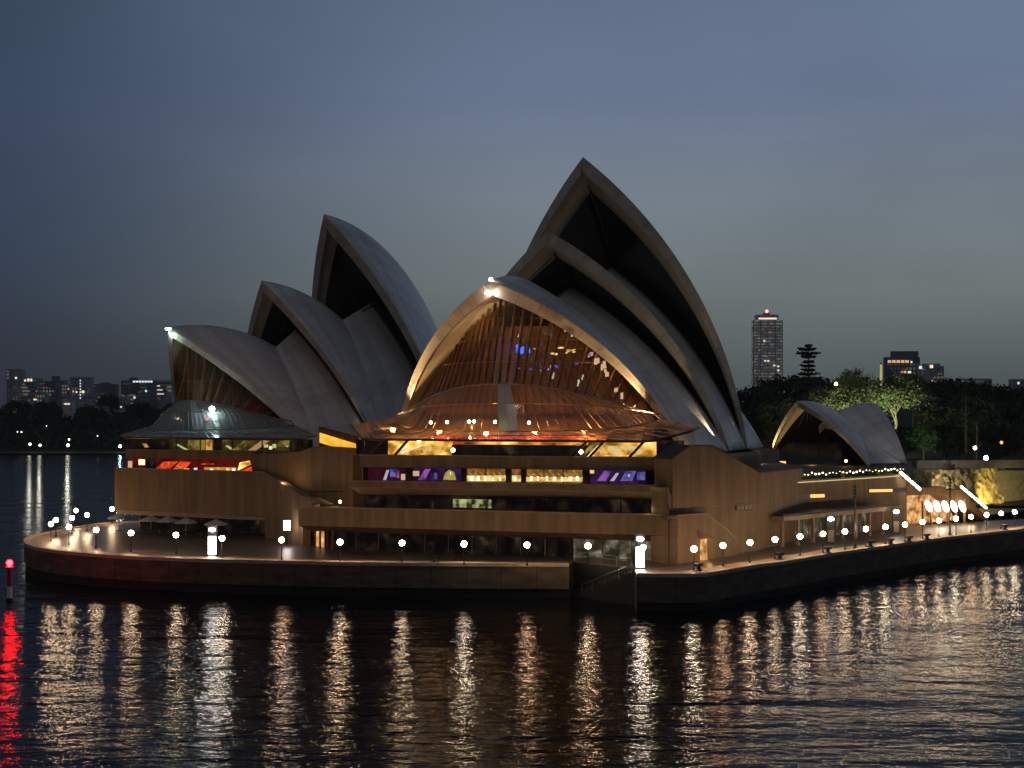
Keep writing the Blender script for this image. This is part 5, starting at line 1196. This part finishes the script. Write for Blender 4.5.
building('office_block', 'wide grey block with horizontal floor bands at the right skyline', 958.5, 992, 378.5, 1300, midg, floors=6, bays=10, band=True, lits=((968,386,1,1.6,litw),))
building('office_block', 'low flat block just right of the wide banded one', 993, 1006, 390, 1280, midg, floors=3, bays=4)
building('apartment_tower', 'block cut off by the right edge of the picture with one lit window', 1012, 1040, 379, 1250, midg, floors=8, bays=7, lits=((1018.5,383,1.8,2.2,litc),))

# headland trees: a wooded mass and the few crowns one can tell apart
hw_ = MB(); rnd = random.Random(31)
for i in range(11000):
    x = rnd.uniform(-420, -150) if rnd.random() < .9 else rnd.uniform(-150, 0); y = rnd.uniform(940, 1120)
    h = 1.1 + ss(925,1100,y)*17
    z = h + rnd.uniform(0, 1)**.7*(11+3*math.sin(x*.07)+2.5*math.sin(x*.19+y*.05))
    a = Vector((rnd.uniform(-1,1),rnd.uniform(-1,1),rnd.uniform(-.2,1))).normalized(); b = a.orthogonal().normalized()*rnd.uniform(1.2,2.4); c = a.cross(b)
    q = Vector((x,y,z)); hw_.face([q-b,q-c,q+b,q+c])
tag(hw_.build('headland_woodland', M['leaf_dark'], weld=False), 'dark wooded headland across the water at the left', 'woodland', kind='stuff')
for px, py, s_, lab in ((107,396,1.5,'pointed dark tree standing highest on the left headland'),(18,402,1.6,'rounded dark tree at the left end of the headland'),(48,403,1.5,'rounded dark tree above the left park lamps'),(88,408,1.4,'broad dark tree right of the small lit house'),(140,404,1.7,'dark tree mass just left of the beak shell')):
    tree('dark2', px, py, 985, s_*1.5, lab, px, group='trees on the far headland')
for px, py, r_, e, lab in ((30,444.2,.8,300,'left of the bright pair of park lamps on the far shore'),(40,445.3,.8,300,'right of the bright pair of park lamps on the far shore'),(69,439.5,.6,0,'upper lamp of the pair in the middle of the far shore'),(68,445.2,.95,350,'lower lamp of the pair in the middle of the far shore'),(120,446.2,.75,100,'lone cool park lamp nearest the podium on the far shore'),(21.5,432,.45,0,'small lamp on the slope above the left park lamps'),(17.5,431.8,.3,0,'faint lamp left of the small slope lamp'),(46.5,426,.25,0,'tiny lamp highest on the wooded slope'),(97.5,436,.3,0,'faint lamp on the slope right of the middle pair')):
    Yl = 915; p = P3(px,py,Yl); zb = 1.3 if p.z < 9.5 else 4.0; t_ = thing('park_lamp', 'white glowing '+lab, 'street lamp', (p.x,p.y,zb), 'park lamps on the far shore')
    MB().tube((p.x,p.y,zb-1),(p.x,p.y,p.z),.12,n=5).build('post', M['black'], t_); MB().ball(p, r_, 8, 6).build('lantern', glow('park_light',(1,.97,.78),5) if px != 120 else M['cool'], t_)
    if e: lamp('lantern_light', p+Vector((0,-2,-.5)), e*.7, (1,.95,.7), t_, size=.9)
# hide unused prototypes never placed
for k_, pr in protos.items():
    if k_ not in first: print('unused', k_)

# thin night haze over the harbour, round everything below the sky
hz = MB().box((0, 2200, 78.5), (9600, 5000, 161)).build('haze', None); tag(hz, kind='stuff')
hm = bpy.data.materials.new('night_haze'); hm.use_nodes = True; nt = hm.node_tree; nt.nodes.clear()
pv_ = N(nt, 'ShaderNodeVolumePrincipled'); pv_.inputs['Density'].default_value = .00008; pv_.inputs['Color'].default_value = (.85, .9, 1, 1)
oo = N(nt, 'ShaderNodeOutputMaterial'); L(nt, pv_.outputs[0], oo.inputs['Volume']); hz.data.materials.clear(); hz.data.materials.append(hm)
